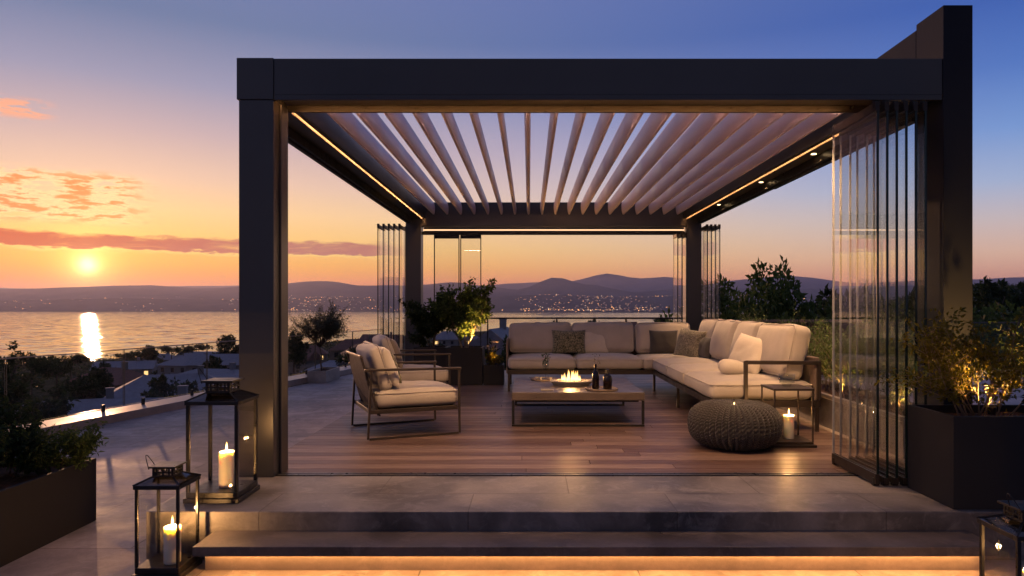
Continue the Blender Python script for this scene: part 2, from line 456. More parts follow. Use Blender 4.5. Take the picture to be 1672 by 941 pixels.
    def build(self, name, mats, parent=None, smooth=False, bevel=0.0, tone=False, auto=None):
        me = bpy.data.meshes.new(name)
        me.from_pydata([tuple(v) for v in self.v], [], self.f)
        if not isinstance(mats, (list, tuple)): mats = [mats]
        for m in mats: me.materials.append(m)
        me.polygons.foreach_set('material_index', self.mi)
        if tone:
            a = me.attributes.new('tone', 'FLOAT', 'FACE')
            a.data.foreach_set('value', self.tone)
        if bevel:
            bm = bmesh.new(); bm.from_mesh(me)
            bmesh.ops.remove_doubles(bm, verts=bm.verts, dist=1e-5)
            ed = [e for e in bm.edges if len(e.link_faces) == 2 and e.calc_face_angle(0) > 0.6]
            bmesh.ops.bevel(bm, geom=ed, offset=bevel, segments=2, affect='EDGES', profile=0.5, clamp_overlap=True)
            bm.to_mesh(me); bm.free()
        if smooth:
            me.polygons.foreach_set('use_smooth', [True]*len(me.polygons))
        elif auto:
            me.polygons.foreach_set('use_smooth', [True]*len(me.polygons))
            me.set_sharp_from_angle(angle=R(auto))
        me.update()
        o = bpy.data.objects.new(name, me)
        col.objects.link(o)
        if parent is not None: o.parent = parent
        return o

def tag(o, label, cat, group=None, kind=None):
    if label: o['label'] = label
    if cat: o['category'] = cat
    if group: o['group'] = group
    if kind: o['kind'] = kind
    return o

def thing(name, label, cat, loc=(0, 0, 0), rz=0.0, group=None):
    o = bpy.data.objects.new(name, None)
    col.objects.link(o)
    o.empty_display_size = 0.1
    o.location = loc; o.rotation_euler = (0, 0, rz)
    return tag(o, label, cat, group)

def struct(o):
    o['kind'] = 'structure'
    return o

def copy_tree(o, parent=None):
    c = o.copy(); col.objects.link(c)
    if parent is not None: c.parent = parent
    for ch in list(o.children): copy_tree(ch, c)
    return c

def lamp(name, typ, loc, energy, colour=WARM, parent=None, **kw):
    d = bpy.data.lights.new(name, typ)
    d.energy = energy; d.color = colour
    rot = kw.pop('rot', None)
    for k, v in kw.items(): setattr(d, k, v)
    o = bpy.data.objects.new(name, d); col.objects.link(o)
    o.location = loc
    if rot: o.rotation_euler = rot
    if parent is not None: o.parent = parent
    return o

# ------------------------------------------------------------------ shapes: cushions and pillows
def cushion_mb(w, d, h, r=0.06, crown=0.03, seed=0, wrinkle=0.006, n=(14, 14, 5)):
    """soft upholstered block centred on x,y with base at z=0; crowned on the +z side"""
    mb = MB(); rng = Vector((seed*3.1, seed*1.7, seed*0.9))
    hx, hy, hz = w/2, d/2, h/2
    r = min(r, hz*0.95)
    idx = {}
    def vert(u, v, t):
        k = (round(u, 5), round(v, 5), round(t, 5))
        if k in idx: return idx[k]
        p = Vector((u*hx, v*hy, t*hz))
        q = Vector((max(-(hx-r), min(hx-r, p.x)), max(-(hy-r), min(hy-r, p.y)), max(-(hz-r), min(hz-r, p.z))))
        dd = p-q
        if dd.length > 1e-9: p = q + dd.normalized()*r
        e = (1-u*u)*(1-v*v)
        if t > 0: p.z += crown*(e**0.6)*t
        bul = (1-t*t)*0.16*h
        p.x += math.copysign(1, u)*bul*(abs(u)**8)*(1-v*v*0.5)*0.6
        p.y += math.copysign(1, v)*bul*(abs(v)**8)*(1-u*u*0.5)*0.6
        nn = noise.noise(Vector((p.x*4, p.y*4, p.z*5))+rng)*wrinkle*1.6 + noise.noise(Vector((p.x*13, p.y*9, p.z*11))+rng)*wrinkle*0.6
        p += Vector((u, v, t)).normalized()*nn
        p.z += hz
        idx[k] = len(mb.v); mb.v.append(tuple(p)); return idx[k]
    # finer sampling near edges
    def seq(k):
        return [math.copysign(abs(s)**0.6, s) for s in [(-1+2*i/k) for i in range(k+1)]]
    U, V, T = seq(n[0]), seq(n[1]), seq(n[2])
    def face(fn, A, B, flip):
        for i in range(len(A)-1):
            for j in range(len(B)-1):
                q = [vert(*fn(A[i], B[j])), vert(*fn(A[i+1], B[j])), vert(*fn(A[i+1], B[j+1])), vert(*fn(A[i], B[j+1]))]
                if flip: q = q[::-1]
                if len(set(q)) >= 3:
                    mb.f.append(tuple(q)); mb.mi.append(0); mb.tone.append(0.5)
    face(lambda a, b: (a, b, 1), U, V, False); face(lambda a, b: (a, b, -1), U, V, True)
    face(lambda a, b: (a, -1, b), U, T, False); face(lambda a, b: (a, 1, b), U, T, True)
    face(lambda a, b: (-1, a, b), V, T, True); face(lambda a, b: (1, a, b), V, T, False)
    return mb

def piping_mb(w, d, z, r, tube_r=0.006):
    mb = MB(); pts = []
    hx, hy = w/2, d/2
    for cx, cy, a0 in ((hx-r, hy-r, 0), (-hx+r, hy-r, 90), (-hx+r, -hy+r, 180), (hx-r, -hy+r, 270)):
        for k in range(5):
            a = R(a0+k*22.5); pts.append((cx+r*math.cos(a), cy+r*math.sin(a), z))
    mb.tube(pts, tube_r, 6, closed=True)
    return mb

def cushion(name, mat, parent, w, d, h, loc, rot=(0, 0, 0), seed=0, r=0.06, crown=0.03, wrinkle=0.006):
    crown *= 0.75+0.5*((seed*0.37) % 1)
    o = cushion_mb(w, d, h, r, crown, seed, wrinkle).build(name, mat, parent, smooth=True)
    o.location = loc; o.rotation_euler = rot
    pi = piping_mb(w+0.004, d+0.004, h-r*0.42, r).build('piping', mat, o, smooth=True)
    return o

def pillow_mb(w, h, t, seed=0, n=18, wr=0.010):
    """knife-edge scatter pillow standing in the xz plane, thickness along y, base at z=0"""
    mb = MB(); rng = Vector((seed*2.3+5, seed*1.1, seed*0.7))
    idx = [[None]*(n+1) for _ in range(n+1)], [[None]*(n+1) for _ in range(n+1)]
    for s in (0, 1):
        for i in range(n+1):
            for j in range(n+1):
                u, v = -1+2*i/n, -1+2*j/n
                edge = (i in (0, n)) or (j in (0, n))
                if s == 1 and edge:
                    idx[1][i][j] = idx[0][i][j]; continue
                prof = ((1-abs(u)**2.6)*(1-abs(v)**2.6))**0.5
                pin = 1-0.07*(1-v*v)*abs(u)**3 ; pin2 = 1-0.07*(1-u*u)*abs(v)**3
                x = u*w/2*pin; z = v*h/2*pin2
                y = (t/2*prof)*(-1 if s == 0 else 1)
                k = noise.noise(Vector((x*9, z*9, s*7))+rng)*wr + noise.noise(Vector((x*22, z*22, s*3))+rng)*wr*0.5
                y += k*(prof+0.25)*(-1 if s == 0 else 1)
                # creases fanning out of the corners
                z += noise.noise(Vector((x*6, 1.0, z*3))+rng)*wr*0.8
                idx[s][i][j] = len(mb.v); mb.v.append((x, y, z+h/2))
    for s in (0, 1):
        for i in range(n):
            for j in range(n):
                q = (idx[s][i][j], idx[s][i+1][j], idx[s][i+1][j+1], idx[s][i][j+1])
                mb.f.append(q if s == 0 else q[::-1]); mb.mi.append(0); mb.tone.append(0.5)
    return mb

def pillow(label, mat, w, h, t, loc, rz=0, lean=0.0, roll=0.0, seed=0, name='throw_pillow', group='throw pillows on the seats'):
    o = pillow_mb(w, h, t, seed).build(name, mat, smooth=True)
    o.rotation_mode = 'XYZ'
    o.rotation_euler = (Matrix.Rotation(rz, 3, 'Z') @ Matrix.Rotation(lean, 3, 'X') @ Matrix.Rotation(roll, 3, 'Y')).to_euler()
    o.location = loc
    return tag(o, label, 'pillow', group)

# ------------------------------------------------------------------ vegetation
def rand_dir(rng):
    while True:
        v = Vector((rng.uniform(-1, 1), rng.uniform(-1, 1), rng.uniform(-1, 1)))
        if 0.05 < v.length < 1: return v.normalized()

def grow(rng, mb, p, d, ln, rad, depth, anchors, spread=0.7, kids=3, up=0.25, wob=0.25, mi=0):
    """a tapering bent branch; leaves are anchored along the last two orders"""
    n = 5; pts = [Vector(p)]; dd = Vector(d).normalized()
    for k in range(n):
        dd = (dd + rand_dir(rng)*wob*0.5 + Vector((0, 0, up*0.15))).normalized()
        pts.append(pts[-1]+dd*ln/n)
    mb.tube(pts, [rad*(1-0.55*k/n) for k in range(n+1)], 6 if rad > 0.01 else 4, mi)
    if depth <= 1:
        for k in range(1, n+1):
            anchors.append((pts[k], (pts[k]-pts[k-1]).normalized()))
    if depth > 0:
        for k in range(kids):
            t = rng.uniform(0.35, 1.0) if k else 1.0
            a = pts[min(n, max(1, int(t*n)))]
            nd = (dd + rand_dir(rng)*spread + Vector((0, 0, up*0.4))).normalized()
            grow(rng, mb, a, nd, ln*rng.uniform(0.55, 0.8), rad*0.55, depth-1, anchors, spread, kids, up, wob, mi)

def leafy(rng, mb, anchors, per, ln, wd, droop=0.2, scatter=0.03):
    for p, d in anchors:
        for _ in range(per):
            q = p + rand_dir(rng)*scatter*rng.random()
            ld = (d*0.5 + rand_dir(rng) + Vector((0, 0, -droop))).normalized()
            nr = (Vector((0, 0, 1)) + rand_dir(rng)*0.8).normalized()
            s = rng.uniform(0.6, 1.2)
            mb.leaf(q, ld, nr, ln*s, wd*s, rng.random())

def shrub(name, label, cat, loc, seed, height, stems, ln, wd, per, leafmat, stemmat, depth=2, spread=0.8, kids=3, base_spread=0.05, lean=0.5, up=0.3, trunk=0.0, group=None, rad=0.008, scatter=0.04):
    rng = random.Random(seed)
    t = thing(name, label, cat, loc, 0, group)
    st = MB(); an = []
    start = Vector((0, 0, 0))
    if trunk:
        pts = [Vector((0, 0, 0))]
        for k in range(5): pts.append(pts[-1]+Vector((rng.uniform(-1, 1)*0.02, rng.uniform(-1, 1)*0.02, trunk/5)))
        st.tube(pts, [rad*2.2*(1-0.08*k) for k in range(6)], 8); start = pts[-1]
    for s in range(stems):
        a = rng.random()*2*math.pi
        b = start + Vector((math.cos(a), math.sin(a), 0))*base_spread*rng.random()
        d = Vector((math.cos(a)*lean*rng.random(), math.sin(a)*lean*rng.random(), 1))
        grow(rng, st, b, d, height*rng.uniform(0.4, 0.62), rad, depth, an, spread, kids, up)
    fo = MB(); leafy(rng, fo, an, per, ln, wd, 0.2, scatter)
    fo.build('foliage', leafmat, t, tone=True)
    st.build('stem', stemmat, t, smooth=True)
    return t

def crown_mb(rng, blobs, n, size, flat=0.0):
    """leaf sprays clustered in clumps through a crown's volume"""
    mb = MB()
    tot = sum(b[3]*b[4] for b in blobs)
    for (x, y, z, rx, rz_) in blobs:
        k = int(n*rx*rz_/tot)
        nc = max(5, k//26)
        for c in range(nc):
            d = rand_dir(rng); rr = rng.random()**0.4
            cp = Vector((x+d.x*rx*rr, y+d.y*rx*rr, z+d.z*rz_*rr))
            cr = rx*rng.uniform(0.10, 0.26)
            tn = rng.uniform(0, 0.6)
            for q in range(k//nc):
                dd = rand_dir(rng)
                p = cp + dd*cr*rng.random()**0.5
                ld = (dd + rand_dir(rng)*0.7).normalized()
                mb.leaf(p, ld, rand_dir(rng), size*rng.uniform(0.6, 1.3), size*0.55*rng.uniform(0.6, 1.2), min(1, tn+rng.random()*0.4))
    return mb

def tree_proto(seed, h, cw, n, leaf, mat, style='round', name='tree'):
    rng = random.Random(seed)
    t = bpy.data.objects.new(name, None); col.objects.link(t)
    tr = MB(); blobs = []
    ch = h*(0.35 if style == 'round' else 0.62 if style == 'pine' else 0.2)
    pts = [Vector((0, 0, 0))]
    for k in range(6): pts.append(Vector((rng.uniform(-1, 1)*0.02*h, rng.uniform(-1, 1)*0.02*h, h*0.8*(k+1)/6)))
    tr.tube(pts, [h*0.032*(1-0.12*k) for k in range(7)], 8)
    if style == 'conifer':
        for k in range(11):
            f = k/10; r = cw*0.5*(1-f)**0.8+0.04*cw
            for j in range(max(2, int(6*(1-f))+1)):
                a = rng.random()*6.28
                blobs.append((math.cos(a)*r*0.6, math.sin(a)*r*0.6, ch+(h-ch)*f*0.97, r*0.5+0.03*cw, h*0.05))
    else:
        nb = 9 if style == 'round' else 11
        for k in range(nb):
            a = rng.random()*6.28; rr = cw*0.5*math.sqrt(rng.random())*0.75
            if style == 'pine':
                z = h*(0.78+0.16*rng.random()-0.10*(rr/(cw*0.5))); b = (math.cos(a)*rr, math.sin(a)*rr, z, cw*rng.uniform(0.16, 0.26), h*rng.uniform(0.05, 0.09))
            else:
                z = ch + (h-ch)*rng.uniform(0.1, 0.88); sh = 1-abs((z-ch)/(h-ch)-0.4)
                b = (math.cos(a)*rr*sh, math.sin(a)*rr*sh, z, cw*rng.uniform(0.16, 0.27), h*rng.uniform(0.10, 0.17))
            blobs.append(b)
            fork = pts[3 if style == 'round' else 5]
            e = Vector(b[:3]); mid = (fork+e)*0.5+Vector((0, 0, -0.03*h))
            tr.tube([fork, mid, e], [h*0.014, h*0.009, h*0.004], 5)
    crown_mb(rng, blobs, n, leaf).build('crown', mat, t, tone=True)
    tr.build('trunk', M['bark'], t, smooth=True)
    return t

# ================================================================== SETTING
# --- near ground slabs
mb = MB()
mb.prism([(-7.2, -1.0), (9.0, -1.0), (9.0, 13.0), (-2.0, 13.0), (-2.0, 17.5), (-3.28, 17.5), (-5.34, 7.8)], -0.75, -0.28)
terrace = struct(mb.build('terrace', M['paving']))
# building under the terrace
mb = MB(); mb.prism([(-7.6, -1.5), (9.2, -1.5), (9.2, 13.3), (-1.9, 13.3), (-1.9, 17.9), (-3.6, 17.9), (-5.7, 7.8)], -14.0, -0.78)
struct(mb.build('terrace_podium', M['house_wall']))

# landing and steps
mb = MB(); mb.box(-2.2, 6.0, 4.0, 4.84, -0.275, 0.0)
struct(mb.build('landing', M['landing'], bevel=0.006))
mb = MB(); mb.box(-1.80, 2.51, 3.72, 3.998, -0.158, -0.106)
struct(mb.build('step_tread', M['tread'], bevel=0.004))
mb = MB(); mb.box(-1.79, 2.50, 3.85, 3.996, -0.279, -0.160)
struct(mb.build('step_riser', M['riser']))
led = MB(); led.box(-1.77, 2.48, 3.828, 3.840, -0.1665, -0.1595)
o = led.build('step_light_strip', M['led_step'])
tag(o, 'long glowing warm LED strip under the lowest step nosing', 'light strip')

# deck with individual boards
rng = random.Random(4)
mb = MB(); y = 4.925
while y < 12.75:
    x = -2.0
    while x < 2.83:
        ln = rng.uniform(1.6, 3.2)
        if 2.83-(x+ln) < 0.5: ln = 2.83-x
        x1 = min(2.83, x+ln)
        mb.box(x+0.0015, x1-0.0015, y, y+0.136, -0.03, 0.0, tone=rng.random())
        x = x1
    y += 0.141
struct(mb.build('deck', M['deck'], tone=True, bevel=0.002))
mb = MB(); mb.box(-1.99, 2.82, 4.90, 12.74, -0.277, -0.034)
struct(mb.build('deck_base', M['black_metal']))
mb = MB()
mb.box(-1.755, 2.83, 4.845, 4.870, -0.02, 0.006); mb.box(-1.755, 2.83, 4.876, 4.884, -0.02, 0.004); mb.box(-1.755, 2.83, 4.890, 4.918, -0.02, 0.006)
struct(mb.build('floor_track', M['track']))
# paving right of the deck, behind the landing
mb = MB(); mb.box(2.835, 8.9, 4.845, 12.9, -0.277, -0.004)
struct(mb.build('side_paving', M['paving']))

# --- kerb along the terrace edge
A = Vector((-7.15, -0.6, 0)); B = Vector((-3.36, 17.3, 0))
kd = (B-A).normalized(); kn = Vector((-kd.y, kd.x, 0))
def kerb_pt(t, off, z): return tuple(A + kd*t + kn*off + Vector((0, 0, z)))
KL = (B-A).length
kb = MB()
seg = 8
for k in range(seg):
    a, b = KL*k/seg+0.002, KL*(k+1)/seg-0.002
    P = [kerb_pt(a, 0, -0.279), kerb_pt(b, 0, -0.279), kerb_pt(b, 0.42, -0.279), kerb_pt(a, 0.42, -0.279),
         kerb_pt(a, 0, -0.17), kerb_pt(b, 0, -0.17), kerb_pt(b, 0.42, -0.17), kerb_pt(a, 0.42, -0.17)]
    i = len(kb.v); kb.v += P
    for q in ((3,2,1,0),(4,5,6,7),(0,1,5,4),(1,2,6,5),(2,3,7,6),(3,0,4,7)):
        kb.f.append(tuple(i+j for j in q)); kb.mi.append(0); kb.tone.append(0.5)
o = kb.build('kerb', M['coping'], bevel=0.005)
tag(o, None, None, None, 'structure')

# --- left glass balustrade on the kerb
bal = thing('glass_balustrade', 'frameless glass balustrade standing on the long pale kerb of the left terrace', 'balustrade')
npan = 11
for k in range(npan):
    a, b = KL*k/npan+0.012, KL*(k+1)/npan-0.012
    g = MB()
    P = []
    for z in (-0.13, 0.60):
        for t_, of in ((a, 0.28), (b, 0.28), (b, 0.292), (a, 0.292)): P.append(kerb_pt(t_, of, z))
    g.v += P
    for q, m_ in (((3,2,1,0),1),((4,5,6,7),1),((0,1,5,4),0),((1,2,6,5),1),((2,3,7,6),0),((3,0,4,7),1)):
        g.f.append(q); g.mi.append(m_); g.tone.append(0.5)
    g.build('glass_panel', [M['glass_bal'], M['glass_edge']], bal)
    cp = MB(); cp.bar(kerb_pt(a-0.012, 0.286, 0.606), kerb_pt(b+0.012, 0.286, 0.606), 0.022, 0.012); cp.build('top_cap', M['edge_cap'], bal)
    for f in (0.2, 0.8):
        c = MB(); tt = a+(b-a)*f
        c.bar(kerb_pt(tt, 0.286, -0.17), kerb_pt(tt, 0.286, -0.08), 0.03, 0.04, up=tuple(kd))
        c.build('clamp', M['black_metal'], bal, bevel=0.004)

# --- rear balustrade with handrail behind the sofa
rb = thing('rear_balustrade', 'glass balustrade with slim dark handrail behind the long sofa and potted tree', 'balustrade')
m_ = MB(); m_.box(-2.0, 3.0, 12.60, 12.65, 0.945, 0.975); m_.build('handrail', M['black_metal'], rb, bevel=0.006)
for k in range(4):
    x0 = -2.0+k*1.25
    g = MB(); g.box(x0+0.02, x0+1.23, 12.618, 12.630, 0.05, 0.945, 0, side=1)
    g.build('glass_panel', [M['glass_bal'], M['glass_edge']], rb)
for k in range(5):
    p_ = MB(); p_.box(-2.0+k*1.25-0.012, -2.0+k*1.25+0.012, 12.60, 12.645, -0.03, 0.945); p_.build('baluster', M['black_metal'], rb)

# --- screen wall right of the rear post
sw = thing('screen_wall', 'low brown panelled screen wall with wooden cap behind the right end of the sofa', 'wall')
m_ = MB(); m_.box(2.95, 6.0, 11.94, 12.02, 0.90, 0.945); m_.build('cap', M['wood_screen'], sw, bevel=0.005)
for k in range(5):
    x0 = 2.97+k*0.60
    g = MB(); g.box(x0, x0+0.575, 11.96, 12.0, 0.0, 0.885); g.build('panel', M['leather'], sw, bevel=0.004)
    p_ = MB(); p_.box(x0-0.022, x0-0.003, 11.95, 12.01, -0.01, 0.898); p_.build('post', M['bronze'], sw)
# glass balustrade further right
gb = thing('side_balustrade', 'glass balustrade with thin pale top edge at the far right behind the wall pillar', 'balustrade')
m_ = MB(); m_.box(6.1, 9.0, 11.96, 11.99, 0.885, 0.905); m_.build('top_rail', M['track'], gb)
for k in range(2):
    g = MB(); g.box(6.12+k*1.45, 7.53+k*1.45, 11.968, 11.980, 0.0, 0.885, 0, side=1); g.build('glass_panel', [M['glass_bal'], M['glass_edge']], gb)

# ================================================================== PERGOLA
pg = thing('pergola', 'large anthracite louvered pergola over the wooden deck with warm strip lights', 'pergola', (0, 0, 0))
def part(mb_, name, mat, parent, bevel=0.004, **kw): return mb_.build(name, mat, parent, bevel=bevel, **kw)
m_ = MB(); m_.box(-1.757, 2.845, 4.80, 5.06, 2.635, 2.885); m_.box(-1.757, 2.845, 4.80, 4.815, 2.60, 2.6345); part(m_, 'front_beam', M['anthracite'], pg, 0.002)
m_ = MB(); m_.box(-1.72, 2.30, 4.816, 4.824, 2.610, 2.622); m_.build('light_strip', M['led_front'], pg)
m_ = MB(); m_.box(-2.014, -1.760, 4.795, 5.065, 2.602, 2.889); part(m_, 'corner_cap', M['anthracite'], pg)
m_ = MB(); m_.box(-1.755, 2.60, 5.062, 5.085, 2.588, 2.665); part(m_, 'inner_lip', M['black_metal'], pg, 0.002)
m_ = MB(); m_.box(-2.0, -1.76, 4.80, 5.04, 0.0, 2.600); m_.box(-1.758, -1.742, 4.90, 5.04, 0.0, 2.60); part(m_, 'post', M['anthracite'], pg)
m_ = MB(); m_.box(-2.03, -1.77, 11.40, 11.65, 0.0, 2.49); part(m_, 'post', M['anthracite'], pg)
m_ = MB(); m_.box(2.57, 2.82, 11.40, 11.65, 0.0, 2.49); part(m_, 'post', M['anthracite'], pg)
m_ = MB(); m_.box(-2.0, -1.70, 5.088, 11.44, 2.622, 2.885); part(m_, 'side_beam', M['anthracite'], pg)
m_ = MB(); m_.box(2.53, 2.83, 5.088, 11.44, 2.622, 2.885); part(m_, 'side_beam', M['anthracite'], pg)
for x0, s in ((-2.0, 1), (2.83, -1)):
    m_ = MB()
    a, b = sorted((x0, x0+s*0.035)); m_.box(a, b, 5.088, 11.39, 2.53, 2.620)
    a, b = sorted((x0+s*0.045, x0+s*0.075)); m_.box(a, b, 5.088, 11.39, 2.545, 2.620)
    part(m_, 'guide_track', M['black_metal'], pg, 0.002)
m_ = MB(); m_.box(-2.03, 2.83, 11.445, 11.65, 2.492, 2.885); part(m_, 'rear_beam', M['anthracite'], pg)
m_ = MB(); m_.box(-1.765, 2.565, 11.46, 11.53, 2.355, 2.405); part(m_, 'rear_track', M['black_metal'], pg)
for xs, sd in ((-1.732, -1), (2.556, 1)):
    def bx(a, b, z0, z1, nm, mat):
        q0, q1 = sorted((xs+sd*a, xs+sd*b)); m_ = MB(); m_.box(q0, q1, 5.10, 11.38, z0, z1); m_.build(nm, mat, pg)
    bx(-0.003, 0.003, 2.614, 2.620, 'light_strip', M['led'])
    bx(-0.010, -0.006, 2.602, 2.6215, 'strip_shield', M['black_metal'])
    bx(0.012, 0.016, 2.594, 2.6215, 'strip_reflector', M['reflector'])
m_ = MB(); m_.box(-1.74, 2.55, 11.47, 11.485, 2.427, 2.438); m_.build('light_strip', M['led_rear'], pg)
m_ = MB(); m_.box(-1.74, 2.55, 11.488, 11.52, 2.407, 2.490); m_.build('strip_holder', M['anthracite'], pg)
# added fill strip, unseen behind the inner lip, to brighten the louvers from below
m_ = MB(); m_.box(-1.66, 2.48, 5.0865, 5.094, 2.602, 2.612); m_.build('light_strip', M['louver_fill'], pg)
# louvers
def louver_mb():
    mb_ = MB(); prof = []
    n = 10; hgt = 0.205; th = 0.030
    for k in range(n+1):
        t = k/n; prof.append((th*math.sin(math.pi*min(1, t*0.92+0.04))**0.42, -hgt/2+hgt*t))
    out = prof + [(-x*0.8, z) for x, z in reversed(prof)]
    a = R(4)
    out = [(x*math.cos(a)-z*math.sin(a), x*math.sin(a)+z*math.cos(a)) for x, z in out]
    m = len(out)
    mb_.v += [(x, 5.07, z) for x, z in out] + [(x, 11.444, z) for x, z in out]
    mb_.f.append(tuple(range(m))); mb_.f.append(tuple(range(2*m-1, m-1, -1)))
    mb_.mi += [0, 0]; mb_.tone += [0.5, 0.5]
    for j in range(m):
        j2 = (j+1) % m
        mb_.f.append((j2, j, m+j, m+j2)); mb_.mi.append(0); mb_.tone.append(0.5)
    return mb_
lv = louver_mb().build('louver', M['louver'], pg, auto=50)
NL = 19
for k in range(NL):
    c = lv if k == 0 else lv.copy()
    if k:
        col.objects.link(c); c.parent = pg
    c.location = (-1.575+k*0.2225, 0, 2.785)
# downlights
def downlight(x, y, z, energy, tilt=(0, 0, 0), size=R(95), q=1.0, dz=0.03):
    d = MB(); d.lathe([(0.045*q, 0.0), (0.045*q, -0.003), (0.034*q, -0.0035), (0.032*q, -0.001)], 24, (x, y, z), cap=False)
    b = d.build('downlight', M['bronze'], pg)
    l = MB(); l.lathe([(0.031*q, -0.0022), (0.031*q, -0.0014)], 20, (x, y, z)); l.build('lens', M['lamp_lens'], b)
    s = lamp('downlight_lamp', 'SPOT', (x, y, z-dz), energy, (1.0, 0.56, 0.25), pg, rot=tilt, spot_size=size, spot_blend=0.7, shadow_soft_size=0.018)
for yy, e in ((6.6, 165), (8.1, 180), (9.9, 180)): downlight(2.695, yy, 2.6205, e, (0, R(-9), 0), R(84), 0.8, 0.014)
for xx in (-0.95, 0.5, 1.9): downlight(xx, 4.868, 2.6335, 150, (R(22), 0, 0), R(105), 0.6, 0.03)

# --- wall pillar on the right
wp = thing('wall_pillar', 'tall dark blade wall pillar rising above the right end of the pergola', 'pillar')
m_ = MB(); m_.box(2.848, 3.05, 4.79, 5.13, 0.0, 3.25); part(m_, 'pillar_shaft', M['pillar'], wp, 0.005)
m_ = MB(); m_.box(2.848, 3.045, 5.132, 8.6, 2.62, 3.21); part(m_, 'parapet', M['pillar'], wp, 0.005)

# ================================================================== FOLDING GLASS
def glass_leaf(label, x, y0, y1, z0, z1, group, kick=0.12):
    t = thing('folding_glass_panel', label, 'glass panel', (x, (y0+y1)/2, z0), 0, group)
    hl = (y1-y0)/2; H = z1-z0
    g = MB(); g.box(-0.006, 0.006, -hl, hl, kick, H-0.07, 0, side=1); g.build('pane', [M['glass'], M['glass_edge']], t)
    for s in (-1, 1):
        e = MB(); ew = 0.0065
        e.box(-ew, ew, s*hl-0.005, s*hl+0.005, kick, H-0.07); e.build('edge_profile', M['glass_edge'] if s < 0 else M['edge_seal'], t)
    b = MB(); b.box(-0.014, 0.014, -hl, hl, 0.012, kick-0.001); b.build('bottom_rail', M['bronze'], t, bevel=0.002)
    b = MB(); b.box(-0.014, 0.014, -hl, hl, H-0.069, H-0.012); b.build('top_rail', M['bronze'], t, bevel=0.002)
    for s in (-1, 1):
        for q0, q1 in ((0.0, 0.05), (H-0.05, H)):
            h_ = MB(); h_.box(-0.018, 0.018, s*(hl-0.03)-0.014, s*(hl-0.03)+0.014, q0, q1); h_.build('pivot', M['black_metal'], t)
    return t
ORD = ['first', 'second', 'third', 'fourth', 'fifth', 'sixth']
for k in range(6):
    glass_leaf('tall folded glass, %s from the deck in the big front stack beside the pillar' % ORD[k],
               2.275+k*0.0625, 4.55, 5.21+0.02*(k % 2), 0.004, 2.525, 'folding glass panels stacked by the front pillar', 0.08 if k == 0 else 0.055)
for k in range(5):
    glass_leaf('narrow folded glass, %s from outside in the stack left of the rear left post' % ORD[k],
               -2.42+k*0.085, 11.15, 11.62, 0.004 if k > 4 else -0.27, 2.50, 'folding glass panels left of the rear left post', 0.3)
for k in range(3):
    glass_leaf('narrow folded glass, %s from the left, left of the rear right post' % ORD[k],
               2.37+k*0.07, 11.12, 11.42, 0.004, 2.35, 'folding glass panels left of the rear right post', 0.08)
for k in range(4):
    glass_leaf('narrow folded glass, %s from the post, right of the rear right post' % ORD[k],
               2.855+k*0.065, 11.15, 11.65, 0.0, 2.49, 'folding glass panels right of the rear right post', 0.08)
for k, (x0, x1) in enumerate(((-1.57, -1.15), (-1.135, -0.79))):
    t = thing('sliding_glass_door', ('framed sliding glass door next to the rear left post' if k == 0 else 'framed sliding glass door ending above the potted tree, free edge at the open side'),
              'glass door', (x0, 11.50, 0.002), 0, 'sliding glass doors behind the potted tree')
    w = x1-x0
    g = MB(); g.box(0.014, w-0.014, -0.005, 0.005, 0.06, 2.29); g.build('pane', M['glass'], t)
    f = MB(); f.box(0, 0.014, -0.018, 0.018, 0.0, 2.35); f.box(w-0.014, w, -0.018, 0.018, 0.0, 2.35)
    f.box(0.015, w-0.015, -0.018, 0.018, 0.0, 0.058); f.box(0.015, w-0.015, -0.018, 0.018, 2.292, 2.35)
    f.build('frame', M['black_metal'], t)

# ================================================================== FURNITURE
# --- corner sofa
so = thing('corner_sofa', 'large L-shaped outdoor sofa with cream cushions on a bronze frame', 'sofa')
SX0, SXC, SX1 = -0.30, 1.71, 2.72      # back run left end, inner corner, right run rear
SY0, SYC, SY1 = 6.52, 9.62, 10.55      # right run near end, inner corner, back run rear
fz0, fz1 = 0.235, 0.295
m_ = MB()
m_.box(SX0, SX1, SYC, SYC+0.045, fz0, fz1); m_.box(SX0, SX1, SY1-0.04, SY1, fz0, fz1); m_.box(SX0, SX0+0.045, SYC+0.046, SY1-0.041, fz0, fz1)
m_.box(SXC, SXC+0.045, SY0, SYC-0.001, fz0, fz1); m_.box(SX1-0.04, SX1, SY0, SYC-0.001, fz0, fz1); m_.box(SXC+0.046, SX1-0.041, SY0, SY0+0.045, fz0, fz1)
m_.box(SX0+0.05, SX1-0.045, SYC+0.05, SY1-0.045, fz0+0.03, fz1-0.006); m_.box(SXC+0.05, SX1-0.045, SY0+0.05, SYC-0.01, fz0+0.03, fz1-0.006)
part(m_, 'base_frame', M['bronze'], so, 0.004)
for (x, y) in ((SX0+0.02, SYC+0.02), (SX0+0.02, SY1-0.03), (0.66, SYC+0.02), (SXC+0.02, SYC+0.02), (SXC+0.02, 8.1), (SXC+0.02, SY0+0.02), (SX1-0.02, SY0+0.02), (SX1-0.02, 8.4), (SX1-0.02, SY1-0.02), (2.25, SY0+0.02), (0.66, SY1-0.03)):
    l_ = MB(); l_.box(x-0.016, x+0.016, y-0.016, y+0.016, 0.001, fz0-0.001); l_.build('leg', M['bronze'], so, bevel=0.003)
m_ = MB(); m_.box(SX0, SX1-0.07, SY1-0.036, SY1-0.004, fz1+0.002, 0.70); part(m_, 'back_panel', M['leather'], so, 0.008)
m_ = MB(); m_.box(SX1-0.050, SX1-0.004, SY0, SY1-0.04, fz1+0.002, 0.70); part(m_, 'back_panel', M['wood_screen'], so, 0.008)
